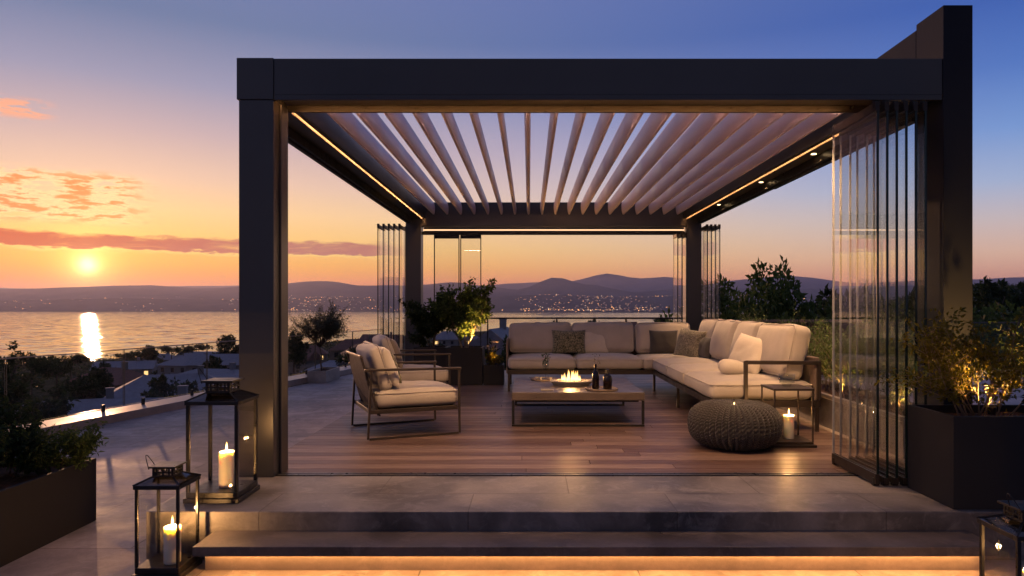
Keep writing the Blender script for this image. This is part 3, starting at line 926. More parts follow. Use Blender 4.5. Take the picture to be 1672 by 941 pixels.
m_ = MB(); m_.bar((2.02, SY0-0.014, 0.02), (2.02, SY0-0.014, 0.668), 0.032); m_.bar((2.036, SY0-0.014, 0.652), (SX1, SY0-0.014, 0.652), 0.032); m_.bar((SX1-0.016, SY0-0.014, 0.30), (SX1-0.016, SY0-0.014, 0.636), 0.032)
part(m_, 'armrest', M['bronze'], so, 0.003)
m_ = MB(); m_.box(SX0-0.02, SX0-0.002, SYC+0.10, SY1, 0.24, 0.72); part(m_, 'side_panel', M['wood_screen'], so, 0.006)
zc = fz1+0.002
sh = 0.165
for (x0, x1, y0, y1, sd) in ((SX0+0.01, 0.645, SYC-0.01, SY1-0.06, 1), (0.655, 1.565, SYC-0.01, SY1-0.06, 2), (1.575, SX1-0.06, SYC-0.01, SY1-0.06, 3),
                              (SXC-0.01, SX1-0.06, 8.58, SYC-0.02, 4), (SXC-0.01, SX1-0.06, 7.66, 8.57, 5), (SXC-0.01, SX1-0.06, SY0+0.005, 7.65, 6)):
    cushion('seat_cushion', M['cream'], so, x1-x0, y1-y0, sh, ((x0+x1)/2, (y0+y1)/2, zc), seed=sd, r=0.055, crown=0.035)
zb = zc+sh-0.005
# back cushions: built lying, stood up and leaned
def back_cushion(cx, cy, w, h, face, lean, seed, t=0.20):
    """face: yaw of the cushion's front (0 = towards -y)"""
    o = cushion('back_cushion', M['cream'], so, w, h, t, (0, 0, 0), seed=seed, r=0.055, crown=0.050, wrinkle=0.012)
    # local +z (crowned) becomes the front, local y becomes up
    rq = random.Random(seed); lean += R(rq.uniform(-2, 3)); face += R(rq.uniform(-3, 3))
    rm = Matrix.Rotation(face, 3, 'Z') @ Matrix.Rotation(R(90)-lean, 3, 'X') @ Matrix.Rotation(R(rq.uniform(-1.2, 1.2)), 3, 'Z')
    o.rotation_euler = rm.to_euler()
    o.location = Vector((cx, cy, zb+h/2*math.cos(lean)+0.02))
    return o
for cx, w, sd in ((0.165, 0.90, 11), (1.09, 0.90, 12), (1.98, 0.80, 13)):
    back_cushion(cx, SY1-0.07-0.0, w, 0.425, 0, R(12), sd)
for cy, w, sd in ((7.02, 0.92, 14), (7.93, 0.86, 15), (8.80, 0.84, 16), (9.62, 0.78, 17)):
    back_cushion(SX1-0.10, cy, w, 0.49, R(-90), R(14), sd)

seat_z = zc+sh+0.018
G = 'throw pillows on the seats'
pillow('speckled green and beige rectangular pillow leaning on the left part of the sofa back', M['speckle'], 0.50, 0.36, 0.15, (0.58, 10.13, seat_z+0.005), 0, R(-16), 0, 1)
pillow('plain light beige pillow half hidden behind the speckled pillow on the sofa', M['cream_light'], 0.46, 0.34, 0.14, (0.94, 10.22, seat_z), R(4), R(-14), 0, 2)
pillow('plain charcoal square pillow near the corner of the sofa', M['charcoal_cloth'], 0.42, 0.36, 0.14, (1.96, 10.14, seat_z), R(-6), R(-15), 0, 3)
pillow('olive pillow with swirling pattern in the corner of the sofa', M['swirl'], 0.44, 0.40, 0.16, (2.14, 9.52, seat_z), R(-48), R(-18), R(6), 4)
pillow('dark taupe pillow tucked behind the swirl patterned pillow', M['charcoal_cloth'], 0.42, 0.30, 0.12, (2.32, 9.30, seat_z), R(-80), R(-14), 0, 5)
pillow('crinkled cream pillow on the long right side of the sofa near its arm', M['cream_light'], 0.50, 0.42, 0.18, (2.22, 7.32, seat_z), R(-64), R(-24), R(8), 6)
pillow('charcoal pillow standing behind the crinkled cream pillow near the sofa arm', M['charcoal_cloth'], 0.42, 0.36, 0.10, (2.40, 7.14, seat_z), R(-78), R(-18), 0, 7)
# small round bolster
b_ = MB(); b_.lathe([(0.0, -0.145), (0.018, -0.15), (0.05, -0.135), (0.074, -0.10), (0.083, -0.04), (0.082, 0.04), (0.074, 0.10), (0.05, 0.135), (0.018, 0.15), (0.0, 0.145)], 28, cap=False)
o = b_.build('bolster_pillow', M['cream_light'], smooth=True)
o.rotation_euler = (R(80), 0, R(-70)); o.location = (2.06, 7.08, seat_z+0.075)
tag(o, 'small round cream bolster lying in front of the crinkled cream pillow', 'pillow', G)

# --- lounge chairs (facing +x, base at origin)
def make_chair():
    t = thing('lounge_chair', 'x', 'armchair')
    W = 0.80; xb, xf = -0.42, 0.42
    fr = MB()
    for s in (-1, 1):
        y = s*W/2
        # slim legs bent into sled runners
        l_ = MB(); l_.bar((xf, y, 0.009), (xf-0.005, y, 0.605), 0.020); l_.build('leg', M['bronze'], t, bevel=0.003)
        l_ = MB(); l_.bar((xb, y, 0.009), (xb+0.03, y, 0.605), 0.020); l_.build('leg', M['bronze'], t, bevel=0.003)
        r_ = MB(); r_.bar((xb+0.011, y, 0.010), (xf-0.011, y, 0.010), 0.018); r_.build('runner', M['bronze'], t)
        a_ = MB(); a_.bar((xb-0.03, y, 0.617), (xf+0.015, y, 0.605), 0.034, 0.022); a_.build('armrest', M['bronze'], t, bevel=0.005)
    fr.box(xb+0.02, xf-0.012, -W/2+0.012, -W/2+0.042, 0.225, 0.262); fr.box(xb+0.02, xf-0.012, W/2-0.042, W/2-0.012, 0.225, 0.262)
    fr.box(xf-0.045, xf-0.013, -W/2+0.043, W/2-0.043, 0.225, 0.262); fr.box(xb+0.02, xb+0.05, -W/2+0.043, W/2-0.043, 0.225, 0.262)
    fr.box(xb+0.055, xf-0.05, -W/2+0.045, W/2-0.045, 0.235, 0.255)
    fr.build('seat_frame', M['bronze'], t, bevel=0.003)
    # reclined leather back sheet
    b = MB(); n = 8; th = 0.014
    for k in range(n):
        def pt(f, o_):
            z = 0.20+f*0.53; x = xb+0.11-0.16*f-0.02*math.sin(f*math.pi)
            return (x+o_, z)
        (x0, z0), (x1, z1) = pt(k/n, 0), pt((k+1)/n, 0)
        (x0b, z0b), (x1b, z1b) = pt(k/n, th), pt((k+1)/n, th)
        y = W/2-0.055
        b.quad((x0, -y, z0), (x1, -y, z1), (x1, y, z1), (x0, y, z0)); b.quad((x0b, y, z0b), (x1b, y, z1b), (x1b, -y, z1b), (x0b, -y, z0b))
        for s in (-1, 1): b.quad((x0, s*y, z0), (x0b, s*y, z0b), (x1b, s*y, z1b), (x1, s*y, z1))
        if k == n-1: b.quad((x1, -y, z1), (x1b, -y, z1b), (x1b, y, z1b), (x1, y, z1))
        if k == 0: b.quad((x0, -y, z0), (x0, y, z0), (x0b, y, z0b), (x0b, -y, z0b))
    b.build('backrest', M['leather'], t)
    bf = MB()
    for s in (-1, 1): bf.bar((xb+0.10, s*(W/2-0.045), 0.21), (xb-0.055, s*(W/2-0.045), 0.735), 0.02)
    bf.bar((xb-0.055, -W/2+0.036, 0.735), (xb-0.055, W/2-0.036, 0.735), 0.02); bf.build('back_frame', M['bronze'], t, bevel=0.003)
    cushion('seat_cushion', M['cream'], t, 0.76, W-0.05, 0.155, (0.045, 0, 0.264), seed=21, r=0.05, crown=0.03)
    c = cushion('back_cushion', M['cream'], t, W-0.10, 0.40, 0.12, (0, 0, 0), seed=22, r=0.05, crown=0.035, wrinkle=0.012)
    c.rotation_euler = (Matrix.Rotation(R(90), 3, 'Z') @ Matrix.Rotation(R(90-18), 3, 'X')).to_euler()
    c.location = (-0.355, 0, 0.415+0.40/2*math.cos(R(18)))
    return t
ch = make_chair()
ch['label'] = 'cream cushioned lounge chair with leather back nearest the tall front post'
ch['group'] = 'lounge chairs on the left of the deck'
ch.location = (-1.19, 6.64, 0.001); ch.rotation_euler = (0, 0, R(24))
c2 = copy_tree(ch)
c2['label'] = 'cream cushioned lounge chair standing behind the other one, before the rear left post'
c2.location = (-1.48, 8.55, 0.001); c2.rotation_euler = (0, 0, R(20))
def on_chair(base, ang, lx, ly, z):
    c, s = math.cos(ang), math.sin(ang)
    return (base[0]+lx*c-ly*s, base[1]+lx*s+ly*c, z)
b1, a1 = (-1.19, 6.64), R(24)
pillow('cream pillow with piping leaning on the back of the front lounge chair', M['cream_light'], 0.44, 0.40, 0.15, on_chair(b1, a1, -0.14, -0.15, 0.44), a1+R(90), R(-20), 0, 8)
pillow('green leaf patterned pillow beside the cream pillow on the front lounge chair', M['speckle'], 0.40, 0.36, 0.13, on_chair(b1, a1, -0.06, 0.12, 0.44), a1+R(96), R(-22), 0, 9)
b2, a2 = (-1.48, 8.55), R(20)
pillow('taupe pillow on the rear lounge chair', M['taupe_cloth'], 0.42, 0.38, 0.14, on_chair(b2, a2, -0.13, -0.10, 0.44), a2+R(90), R(-20), 0, 10)

# --- coffee table
ct = thing('coffee_table', 'low square brown coffee table with thick top and black sled legs', 'table', (0.48, 7.55, 0))
hx, hy = 0.65, 0.73
m_ = MB(); m_.box(-hx, hx, -hy, hy, 0.255, 0.335); part(m_, 'table_top', M['table_wood'], ct, 0.006)
m_ = MB(); m_.box(-hx+0.05, hx-0.05, -hy+0.05, hy-0.05, 0.235, 0.254); part(m_, 'under_frame', M['black_metal'], ct, 0.002)
for s in (-1, 1):
    for s2 in (-1, 1):
        l_ = MB(); x, y = s*(hx-0.014), s2*(hy-0.014); l_.box(x-0.013, x+0.013, y-0.013, y+0.013, 0.021, 0.2545); l_.build('leg', M['black_metal'], ct, bevel=0.002)
for s2 in (-1, 1):
    r_ = MB(); y = s2*(hy-0.014); r_.box(-hx, hx, y-0.013, y+0.013, 0.001, 0.020); r_.build('runner', M['black_metal'], ct, bevel=0.002)
TZ = 0.336
# fire bowl
fb = thing('fire_bowl', 'pale octagonal table fire bowl with burning flames on the coffee table', 'fire bowl', (0.45, 7.46, TZ))
m_ = MB()
def octo(rx, ry, z): return [(rx*math.cos(R(22.5+45*k))/math.cos(R(22.5)), ry*math.sin(R(22.5+45*k))/math.cos(R(22.5)), z) for k in range(8)]
rings = [octo(0.18, 0.13, 0.0), octo(0.225, 0.165, 0.042), octo(0.225, 0.165, 0.05), octo(0.165, 0.11, 0.05), octo(0.16, 0.105, 0.03)]
for a, b in zip(rings, rings[1:]):
    for k in range(8): m_.quad(a[k], a[(k+1) % 8], b[(k+1) % 8], b[k])
m_.poly(rings[-1]); m_.poly(rings[0][::-1])
m_.build('bowl', M['ceramic'], fb)
rng = random.Random(8)
m_ = MB()
for k in range(60):
    a = rng.random()*6.28; rr = rng.random()**0.5
    r0 = rng.uniform(0.010, 0.018)
    m_.lathe([(0.001, -r0*0.7), (r0*0.75, -r0*0.4), (r0, 0), (r0*0.75, r0*0.4), (0.001, r0*0.7)], 7, (math.cos(a)*rr*0.14, math.sin(a)*rr*0.09, 0.038), cap=False)
pb = m_.build('pebble_bed', M['pebble'], fb, smooth=True)
def tongue(h, r, seed, twist=1.0):
    mb_ = MB(); rg = random.Random(seed); n = 10; pts = []; rad = []
    ph = rg.random()*6.28
    for k in range(n+1):
        f = k/n
        pts.append((math.sin(f*3.2+ph)*r*0.5*f*twist, math.cos(f*2.6+ph)*r*0.35*f*twist, h*f))
        rad.append(max(0.0006, r*(math.sin(math.pi*min(1, 0.16+f*0.84))**0.8)*(1-f*0.35)))
    mb_.tube(pts, rad, 10); return mb_
for k in range(11):
    a = k*2.4; rr = 0.11*math.sqrt((k+0.5)/11)
    fl = tongue(rng.uniform(0.05, 0.135), rng.uniform(0.011, 0.019), 30+k).build('flame', M['fire'], fb, smooth=True)
    fl.location = (math.cos(a)*rr*1.0, math.sin(a)*rr*0.6, 0.04)
lamp('fire_lamp', 'POINT', (0, 0, 0.14), 14.0, (1.0, 0.50, 0.16), fb, shadow_soft_size=0.06)

def tray(name, label, loc, r):
    t = MB(); t.lathe([(0.0, 0.0), (r*0.96, 0.0), (r, 0.006), (r, 0.018), (r-0.008, 0.018), (r-0.014, 0.008), (0.0, 0.008)], 40, cap=False)
    o = t.build(name, M['wood_screen'], auto=40); o.location = loc
    return tag(o, label, 'tray')
tray('serving_tray', 'round wooden tray under the two brown bottles on the coffee table', (0.73, 7.03, TZ), 0.165)
tray('serving_tray', 'round wooden tray with glassware at the far left of the coffee table', (0.17, 7.98, TZ), 0.155)
def bottle(label, loc, prof, capz=None):
    t = thing('bottle', label, 'bottle', loc)
    b = MB(); b.lathe(prof, 28, cap=False); b.build('bottle_body', M['bottle_glass'], t, smooth=True)
    w = MB(); w.lathe([(0.0, 0.004), (prof[2][0]*0.93, 0.006), (prof[2][0]*0.93, prof[3][1]*0.55), (0.0, prof[3][1]*0.55)], 24, cap=False); w.build('wine', M['leather'], t, smooth=False)
    if capz:
        s = MB(); s.lathe([(0.017, capz-0.01), (0.019, capz+0.0), (0.019, capz+0.028), (0.012, capz+0.034)], 20); s.build('stopper', M['black_metal'], t, auto=40)
    return t
bottle('tall slim brown bottle with a sprig on the round tray', (0.67, 7.03, TZ+0.009), [(0.0, 0.0), (0.030, 0.001), (0.036, 0.008), (0.036, 0.13), (0.030, 0.16), (0.014, 0.19), (0.012, 0.245), (0.014, 0.25), (0.010, 0.25)])
bottle('squat brown stoppered bottle on the round tray', (0.79, 7.02, TZ+0.009), [(0.0, 0.0), (0.038, 0.001), (0.045, 0.008), (0.045, 0.115), (0.036, 0.14), (0.017, 0.15), (0.016, 0.165)], 0.165)
sp = thing('sprig', 'thin green sprig standing in the tall slim bottle', 'sprig', (0.67, 7.03, TZ+0.05))
rng = random.Random(3); st = MB(); an = []
for k in range(2): grow(rng, st, (0, 0, 0), (rng.uniform(-.1, .2), 0, 1), 0.30, 0.0016, 0, an)
f = MB(); leafy(rng, f, [a for a in an if a[0].z > 0.22], 3, 0.03, 0.013)
f.build('leaf', M['leaf_olive'], sp, tone=True); st.build('stem', M['stem'], sp)
# goblet with greenery on the far tray
gt = thing('goblet', 'tall stemmed glass goblet on the far left tray of the coffee table', 'goblet', (0.19, 7.98, TZ+0.009))
m_ = MB(); m_.lathe([(0.0, 0.0), (0.04, 0.002), (0.038, 0.006), (0.006, 0.012), (0.005, 0.09), (0.03, 0.115), (0.042, 0.16), (0.036, 0.215), (0.034, 0.215), (0.039, 0.16), (0.0, 0.115)], 28, cap=False)
m_.build('glass_body', M['tumbler'], gt, smooth=True)
sg = thing('posy', 'small dark posy of leaves standing in the stemmed goblet', 'posy', (0.19, 7.98, TZ+0.13))
rng = random.Random(5); st = MB(); an = []
for k in range(4): grow(rng, st, (0, 0, 0), (rng.uniform(-.3, .3), rng.uniform(-.3, .3), 1), 0.15, 0.0018, 0, an)
f = MB(); leafy(rng, f, [a for a in an if a[0].z > 0.07], 5, 0.03, 0.018); f.build('leaf', M['leaf_dark'], sg, tone=True); st.build('stem', M['stem'], sg)
for k, (dx, dy, r0) in enumerate(((-0.08, -0.02, 0.022), (-0.04, -0.08, 0.018), (0.07, -0.06, 0.020))):
    m_ = MB(); m_.lathe([(0.0, 0.0), (r0*0.8, 0.001), (r0, 0.012), (r0*0.95, 0.030), (r0*0.88, 0.030), (r0*0.9, 0.012), (0.0, 0.008)], 20, cap=False)
    o = m_.build('votive_cup', M['ceramic'], auto=40); o.location = (0.17+dx, 7.98+dy, TZ+0.009)
    tag(o, ('small pale votive cup at the left edge of the far tray', 'small pale votive cup at the front of the far tray', 'small pale votive cup right of the goblet on the far tray')[k], 'cup', 'votive cups on the far tray')
m_ = MB(); m_.box(-0.06, 0.06, -0.035, 0.035, 0, 0.012); o = m_.build('matchbox', M['ceramic'], bevel=0.002); o.location = (0.18, 6.98, TZ); o.rotation_euler = (0, 0, R(-6))
tag(o, 'small flat pale box lying at the front left of the coffee table', 'box')

# --- pouf
def pouf():
    mb_ = MB(); nt_, nr = 352, 190; Rr, H = 0.375, 0.37
    cols = 44
    for i in range(nr+1):
        v = i/nr
        phi = -math.pi/2 + math.pi*v
        cr = max(0, math.cos(phi))**0.62; zz = math.copysign(abs(math.sin(phi))**0.80, math.sin(phi))
        for j in range(nt_):
            th = 2*math.pi*j/nt_
            row = v*26
            s = abs(math.sin(th*cols/2 + 0.0))
            k = abs(math.sin(math.pi*(row + 0.55*math.asin(math.sin(th*cols))/1.5708)))
            d = 0.032*(s**0.7)*(0.05+0.95*k**0.7)*min(1, cr*2.2)
            r = (Rr-0.02)*cr + d*(0.4+0.6*cr)
            z = zz*(H/2-0.012) + d*zz*0.9
            z -= 0.03*(1-cr)**2*(1 if zz > 0 else 0)
            mb_.v.append((r*math.cos(th), r*math.sin(th), z+H/2))
    for i in range(nr):
        for j in range(nt_):
            j2 = (j+1) % nt_
            mb_.f.append((i*nt_+j, i*nt_+j2, (i+1)*nt_+j2, (i+1)*nt_+j)); mb_.mi.append(0); mb_.tone.append(0.5)
    return mb_
o = pouf().build('pouf', M['charcoal_yarn'], smooth=True); o.location = (1.73, 5.88, 0.003)
tag(o, 'round chunky knitted charcoal pouf standing on the deck', 'pouf')
tl = thing('tealight', 'tiny lit tealight on top of the knitted pouf', 'candle', (1.73, 5.88, 0.338))
m_ = MB(); m_.lathe([(0.0, 0.0), (0.022, 0.0), (0.024, 0.014), (0.021, 0.016), (0.0, 0.012)], 20, cap=False); m_.build('cup', M['ceramic'], tl, auto=40)
fl = tongue(0.018, 0.0045, 2, 0.4).build('flame', M['flame'], tl, smooth=True); fl.location = (0, 0, 0.014)

# --- candles and lanterns
def candle(label, loc, r, h, power, name='pillar_candle'):
    t = thing(name, label, 'candle', loc)
    b = MB(); b.lathe([(0.0, 0.0), (r*0.97, 0.0), (r, 0.004), (r, h-0.006), (r*0.97, h), (r*0.80, h-0.003), (r*0.5, h-0.010), (0.0, h-0.012)], 40, cap=False)
    b.build('wax', M['wax'], t, auto=50)
    w = MB(); w.tube([(0, 0, h-0.012), (0.001, 0, h+0.004), (0.003, 0, h+0.012)], 0.0014, 6); w.build('wick', M['black_metal'], t)
    f_ = tongue(0.055, 0.0058, 5, 0.2).build('flame', M['flame'], t, smooth=True); f_.location = (0, 0, h+0.004)
    lamp('candle_lamp', 'POINT', (0, 0, h+0.026), power, (1.0, 0.50, 0.17), t, shadow_soft_size=0.012)
    return t

def make_lantern(label, loc, w, h, rz=0.0):
    """square glass lantern: plinth, four posts, panes, sloping roof, pierced chimney, wire handle"""
    t = thing('lantern', label, 'lantern', loc, rz, 'floor lanterns with candles')
    k = w/2; pb = 0.0
    b = MB(); b.box(-k-0.012, k+0.012, -k-0.012, k+0.012, 0.0, 0.028); b.box(-k, k, -k, k, 0.0285, 0.062); part(b, 'plinth', M['black_metal'], t, 0.003)
    pw = 0.019*w/0.30
    for sx in (-1, 1):
        for sy in (-1, 1):
            p = MB(); x, y = sx*(k-pw/2), sy*(k-pw/2); p.box(x-pw/2, x+pw/2, y-pw/2, y+pw/2, 0.0625, h); part(p, 'post', M['black_metal'], t, 0.002)
    rm = MB(); e = 0.006
    for s in (-1, 1):
        rm.box(-k-e, k+e, s*(k-pw/2)-pw/2-e, s*(k-pw/2)+pw/2+e, h+0.0005, h+0.022)
        rm.box(s*(k-pw/2)-pw/2-e, s*(k-pw/2)+pw/2+e, -k+pw+e+0.001, k-pw-e-0.001, h+0.0005, h+0.022)
    part(rm, 'top_rim', M['black_metal'], t, 0.002)
    for s in (-1, 1):
        g = MB(); g.box(-k+pw, k-pw, s*(k-pw/2)-0.0015, s*(k-pw/2)+0.0015, 0.063, h); g.build('pane', M['lantern_glass'], t)
        g = MB(); g.box(s*(k-pw/2)-0.0015, s*(k-pw/2)+0.0015, -k+pw, k-pw, 0.063, h); g.build('pane', M['lantern_glass'], t)
    c = 0.24*w; zr0 = h+0.0225; zr1 = h+0.022+0.14*w
    rf = MB()
    lo = [(-k-e, -k-e, zr0), (k+e, -k-e, zr0), (k+e, k+e, zr0), (-k-e, k+e, zr0)]; hi = [(-c, -c, zr1), (c, -c, zr1), (c, c, zr1), (-c, c, zr1)]
    lo2 = [(x*0.97, y*0.97, z-0.0) for x, y, z in lo]; hi2 = [(x*0.95, y*0.95, z-0.006) for x, y, z in hi]
    for q in range(4):
        q2 = (q+1) % 4
        rf.quad(lo[q], lo[q2], hi[q2], hi[q]); rf.quad(lo2[q2], lo2[q], hi2[q], hi2[q2])
        rf.quad(lo[q2], lo[q], lo2[q], lo2[q2]); rf.quad(hi[q], hi[q2], hi2[q2], hi2[q])
    rf.build('roof', M['roof_glass'], t)
    for q in range(4):
        hb = MB(); hb.bar(lo[q], hi[q], 0.008); hb.build('roof_bar', M['black_metal'], t)
    chh = 0.20*w; cm = MB(); bw = 0.09*c*2
    for sx in (-1, 1):
        for sy in (-1, 1): cm.box(sx*c-bw*sx if sx > 0 else -c, sx*c if sx > 0 else -c+bw, sy*c-bw if sy > 0 else -c, sy*c if sy > 0 else -c+bw, zr1+0.0005, zr1+chh)
    for zz0, zz1 in ((0.0, 0.18), (0.44, 0.58), (0.86, 1.0)):
        for s in (-1, 1):
            cm.box(-c+bw, c-bw, s*(c-0.004)-0.003, s*(c-0.004)+0.003, zr1+chh*zz0, zr1+chh*zz1); cm.box(s*(c-0.004)-0.003, s*(c-0.004)+0.003, -c+bw, c-bw, zr1+chh*zz0, zr1+chh*zz1)
    for f_ in (-0.42, 0.0, 0.42):
        for s in (-1, 1):
            cm.box(f_*c*1.4-bw*0.4, f_*c*1.4+bw*0.4, s*(c-0.004)-0.0025, s*(c-0.004)+0.0025, zr1, zr1+chh); cm.box(s*(c-0.004)-0.0025, s*(c-0.004)+0.0025, f_*c*1.4-bw*0.4, f_*c*1.4+bw*0.4, zr1, zr1+chh)
    cm.build('chimney', M['black_metal'], t)
    ld = MB(); q = c*1.28; ld.box(-q, q, -q, q, zr1+chh+0.0005, zr1+chh+0.012*w/0.3); part(ld, 'chimney_lid', M['black_metal'], t, 0.002)
    hd = MB(); pts = []
    for j in range(21):
        a = math.pi*j/20; pts.append((-q*0.9+math.sin(a)*(-0.42*w)*0.35, -q+0.0+2*q*j/20*0.5, zr1+chh*0.9+math.sin(a)*0.30*w))
    hd.tube(pts, 0.0022, 6); hd.build('handle', M['black_metal'], t, smooth=True)
    return t
make_lantern('tall black glass lantern standing on the landing in front of the left pergola post', (-1.90, 4.325, 0.001), 0.31, 0.585)
candle('thick cream pillar candle burning inside the tall lantern on the landing', (-1.875, 4.32, 0.0645), 0.046, 0.215, 7.2)
make_lantern('smaller black glass lantern on the lower paving beside the left end of the steps', (-1.985, 3.83, -0.279), 0.235, 0.48)
candle('cream pillar candle burning inside the lantern beside the steps', (-1.945, 3.80, -0.279+0.0635), 0.043, 0.195, 19.0)
make_lantern('black glass lantern cut by the photo at the lower right corner before the steps', (2.155, 3.02, -0.279), 0.25, 0.48)
candle('cream pillar candle burning inside the lantern at the lower right corner', (2.19, 3.02, -0.279+0.0635), 0.043, 0.25, 8.0)

# --- side table with candle shelf
stb = thing('side_table', 'slim bronze cube-frame side table beside the sofa arm', 'table', (2.21, 5.98, 0.001))
k = 0.165
m_ = MB(); m_.box(-k-0.02, k+0.02, -k-0.02, k+0.02, 0.0, 0.022); m_.box(-k, k, -k, k, 0.0225, 0.045); part(m_, 'base_plate', M['bronze'], stb, 0.003)
for sx in (-1, 1):
    for sy in (-1, 1):
        p = MB(); p.box(sx*(k-0.006)-0.006, sx*(k-0.006)+0.006, sy*(k-0.006)-0.006, sy*(k-0.006)+0.006, 0.0455, 0.47); p.build('leg', M['bronze'], stb)
m_ = MB(); m_.box(-k-0.004, k+0.004, -k-0.004, k+0.004, 0.4705, 0.49); part(m_, 'table_top', M['bronze'], stb, 0.003)
candle('cream pillar candle burning on the base plate of the slim side table', (2.225, 5.97, 0.0475), 0.043, 0.20, 8.8)
m_ = MB(); m_.lathe([(0.0, 0.0), (0.035, 0.001), (0.04, 0.02), (0.062, 0.03), (0.07, 0.06), (0.068, 0.105), (0.064, 0.105), (0.065, 0.06), (0.055, 0.036), (0.0, 0.03)], 28, cap=False)
o = m_.build('glass_bowl', M['tumbler'], smooth=True); o.location = (2.21, 5.98, 0.492); tag(o, 'smoky glass votive bowl on top of the slim side table', 'bowl')

# ================================================================== PLANTERS AND PLANTS
def planter(name, label, x0, x1, y0, y1, z0, z1, mat, group=None, rim=0.025):
    t = thing(name, label, 'planter', ((x0+x1)/2, (y0+y1)/2, z0), 0, group)
    hx, hy, h = (x1-x0)/2, (y1-y0)/2, z1-z0
    m_ = MB()
    m_.box(-hx, hx, -hy, -hy+rim, 0, h); m_.box(-hx, hx, hy-rim, hy, 0, h)
    m_.box(-hx, -hx+rim, -hy+rim+0.0005, hy-rim-0.0005, 0, h); m_.box(hx-rim, hx, -hy+rim+0.0005, hy-rim-0.0005, 0, h)
    m_.build('planter_box', mat, t)
    rng_ = random.Random(hash(label) % 1000 if False else len(label)); s = MB(); nx = max(6, int((x1-x0)/0.05)); ny = max(6, int((y1-y0)/0.05))
    for i in range(nx):
        for j in range(ny):
            def zz(a, b): return h-0.05+0.022*noise.noise(Vector((a*9.0+x0, b*9.0+y0, 0)))+0.012*noise.noise(Vector((a*31, b*31, 2)))
            xs = [-hx+rim+(2*hx-2*rim)*q/nx for q in (i, i+1)]; ys = [-hy+rim+(2*hy-2*rim)*q/ny for q in (j, j+1)]
            s.quad((xs[0], ys[0], zz(xs[0], ys[0])), (xs[1], ys[0], zz(xs[1], ys[0])), (xs[1], ys[1], zz(xs[1], ys[1])), (xs[0], ys[1], zz(xs[0], ys[1])))
    s.build('soil', M['soil'], t)
    return t

def spike_light(label, loc, energy, aim=(0, 0, 0), size=R(120)):
    t = thing('spike_light', label, 'garden light', loc)
    m_ = MB(); m_.lathe([(0.004, -0.08), (0.006, 0.0), (0.022, 0.005), (0.026, 0.05), (0.022, 0.052), (0.018, 0.045)], 18, cap=False); m_.build('housing', M['black_metal'], t, auto=40)
    m_ = MB(); m_.lathe([(0.0175, 0.044), (0.0175, 0.046)], 16); m_.build('lens', M['spike_lens'], t)
    lamp('spike_lamp', 'SPOT', (0, 0, 0.06), energy, (1.0, 0.50, 0.13), t, rot=(R(180)+aim[0], aim[1], 0), spot_size=size, spot_blend=0.8, shadow_soft_size=0.02)
    return t

# potted tree and neighbours on the rear left of the deck
planter('planter', 'dark cube planter holding the small lit tree behind the lounge chairs', -1.25, -0.70, 10.40, 10.95, 0.001, 0.556, M['planter'], 'dark planters by the rear left post')
shrub('potted_tree', 'small bushy potted tree lit from below in the dark cube planter', 'tree', (-0.98, 10.66, 0.50), 12, 0.80, 8, 0.075, 0.038, 5, M['leaf'], M['stem'], depth=3, spread=0.60, kids=3, base_spread=0.05, lean=0.45, up=0.22, rad=0.011, scatter=0.06)
spike_light('small spike light at the foot of the potted tree', (-0.86, 10.47, 0.52), 110, (R(-6), R(6), 0))
planter('planter', 'dark planter in the shade beside the rear left post', -1.76, -1.27, 10.62, 11.10, 0.001, 0.55, M['planter'], 'dark planters by the rear left post')
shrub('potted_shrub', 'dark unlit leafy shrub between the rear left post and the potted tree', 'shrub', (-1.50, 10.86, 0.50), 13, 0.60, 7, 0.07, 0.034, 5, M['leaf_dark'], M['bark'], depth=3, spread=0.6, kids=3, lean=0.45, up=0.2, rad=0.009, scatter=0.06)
planter('planter', 'small low dark planter with flowers left of the sofa', -0.68, -0.38, 10.42, 10.74, 0.001, 0.30, M['planter'], 'dark planters by the rear left post')
shrub('flowering_plant', 'small low plant with yellowish leaves in the low planter left of the sofa', 'plant', (-0.53, 10.58, 0.25), 14, 0.24, 9, 0.055, 0.022, 3, M['leaf_gold'], M['stem'], depth=1, spread=0.8, lean=0.9, rad=0.004)
spike_light('tiny spike light among the leaves of the low flower planter', (-0.50, 10.49, 0.27), 8.0)
fw = thing('orchid', 'pale flower heads on thin stems rising from the low planter', 'flower', (-0.58, 10.62, 0.25))
rng = random.Random(17)
for k in range(4):
    st = MB(); p = Vector((rng.uniform(-.05, .05), rng.uniform(-.05, .05), 0)); e = p+Vector((rng.uniform(-.08, .05), rng.uniform(-.04, .04), rng.uniform(0.26, 0.40)))
    st.tube([p, (p+e)/2+Vector((0.01, 0, 0)), e], 0.002, 5); s_ = st.build('stem', M['stem'], fw)
    h = MB()
    for j in range(6):
        a = j*1.047; d = Vector((math.cos(a), math.sin(a)*0.6, 0.5)).normalized(); h.leaf(e, d, Vector((0, 0, 1)), 0.030, 0.022, 0.5)
    h.build('flower_head', M['petal'], fw)

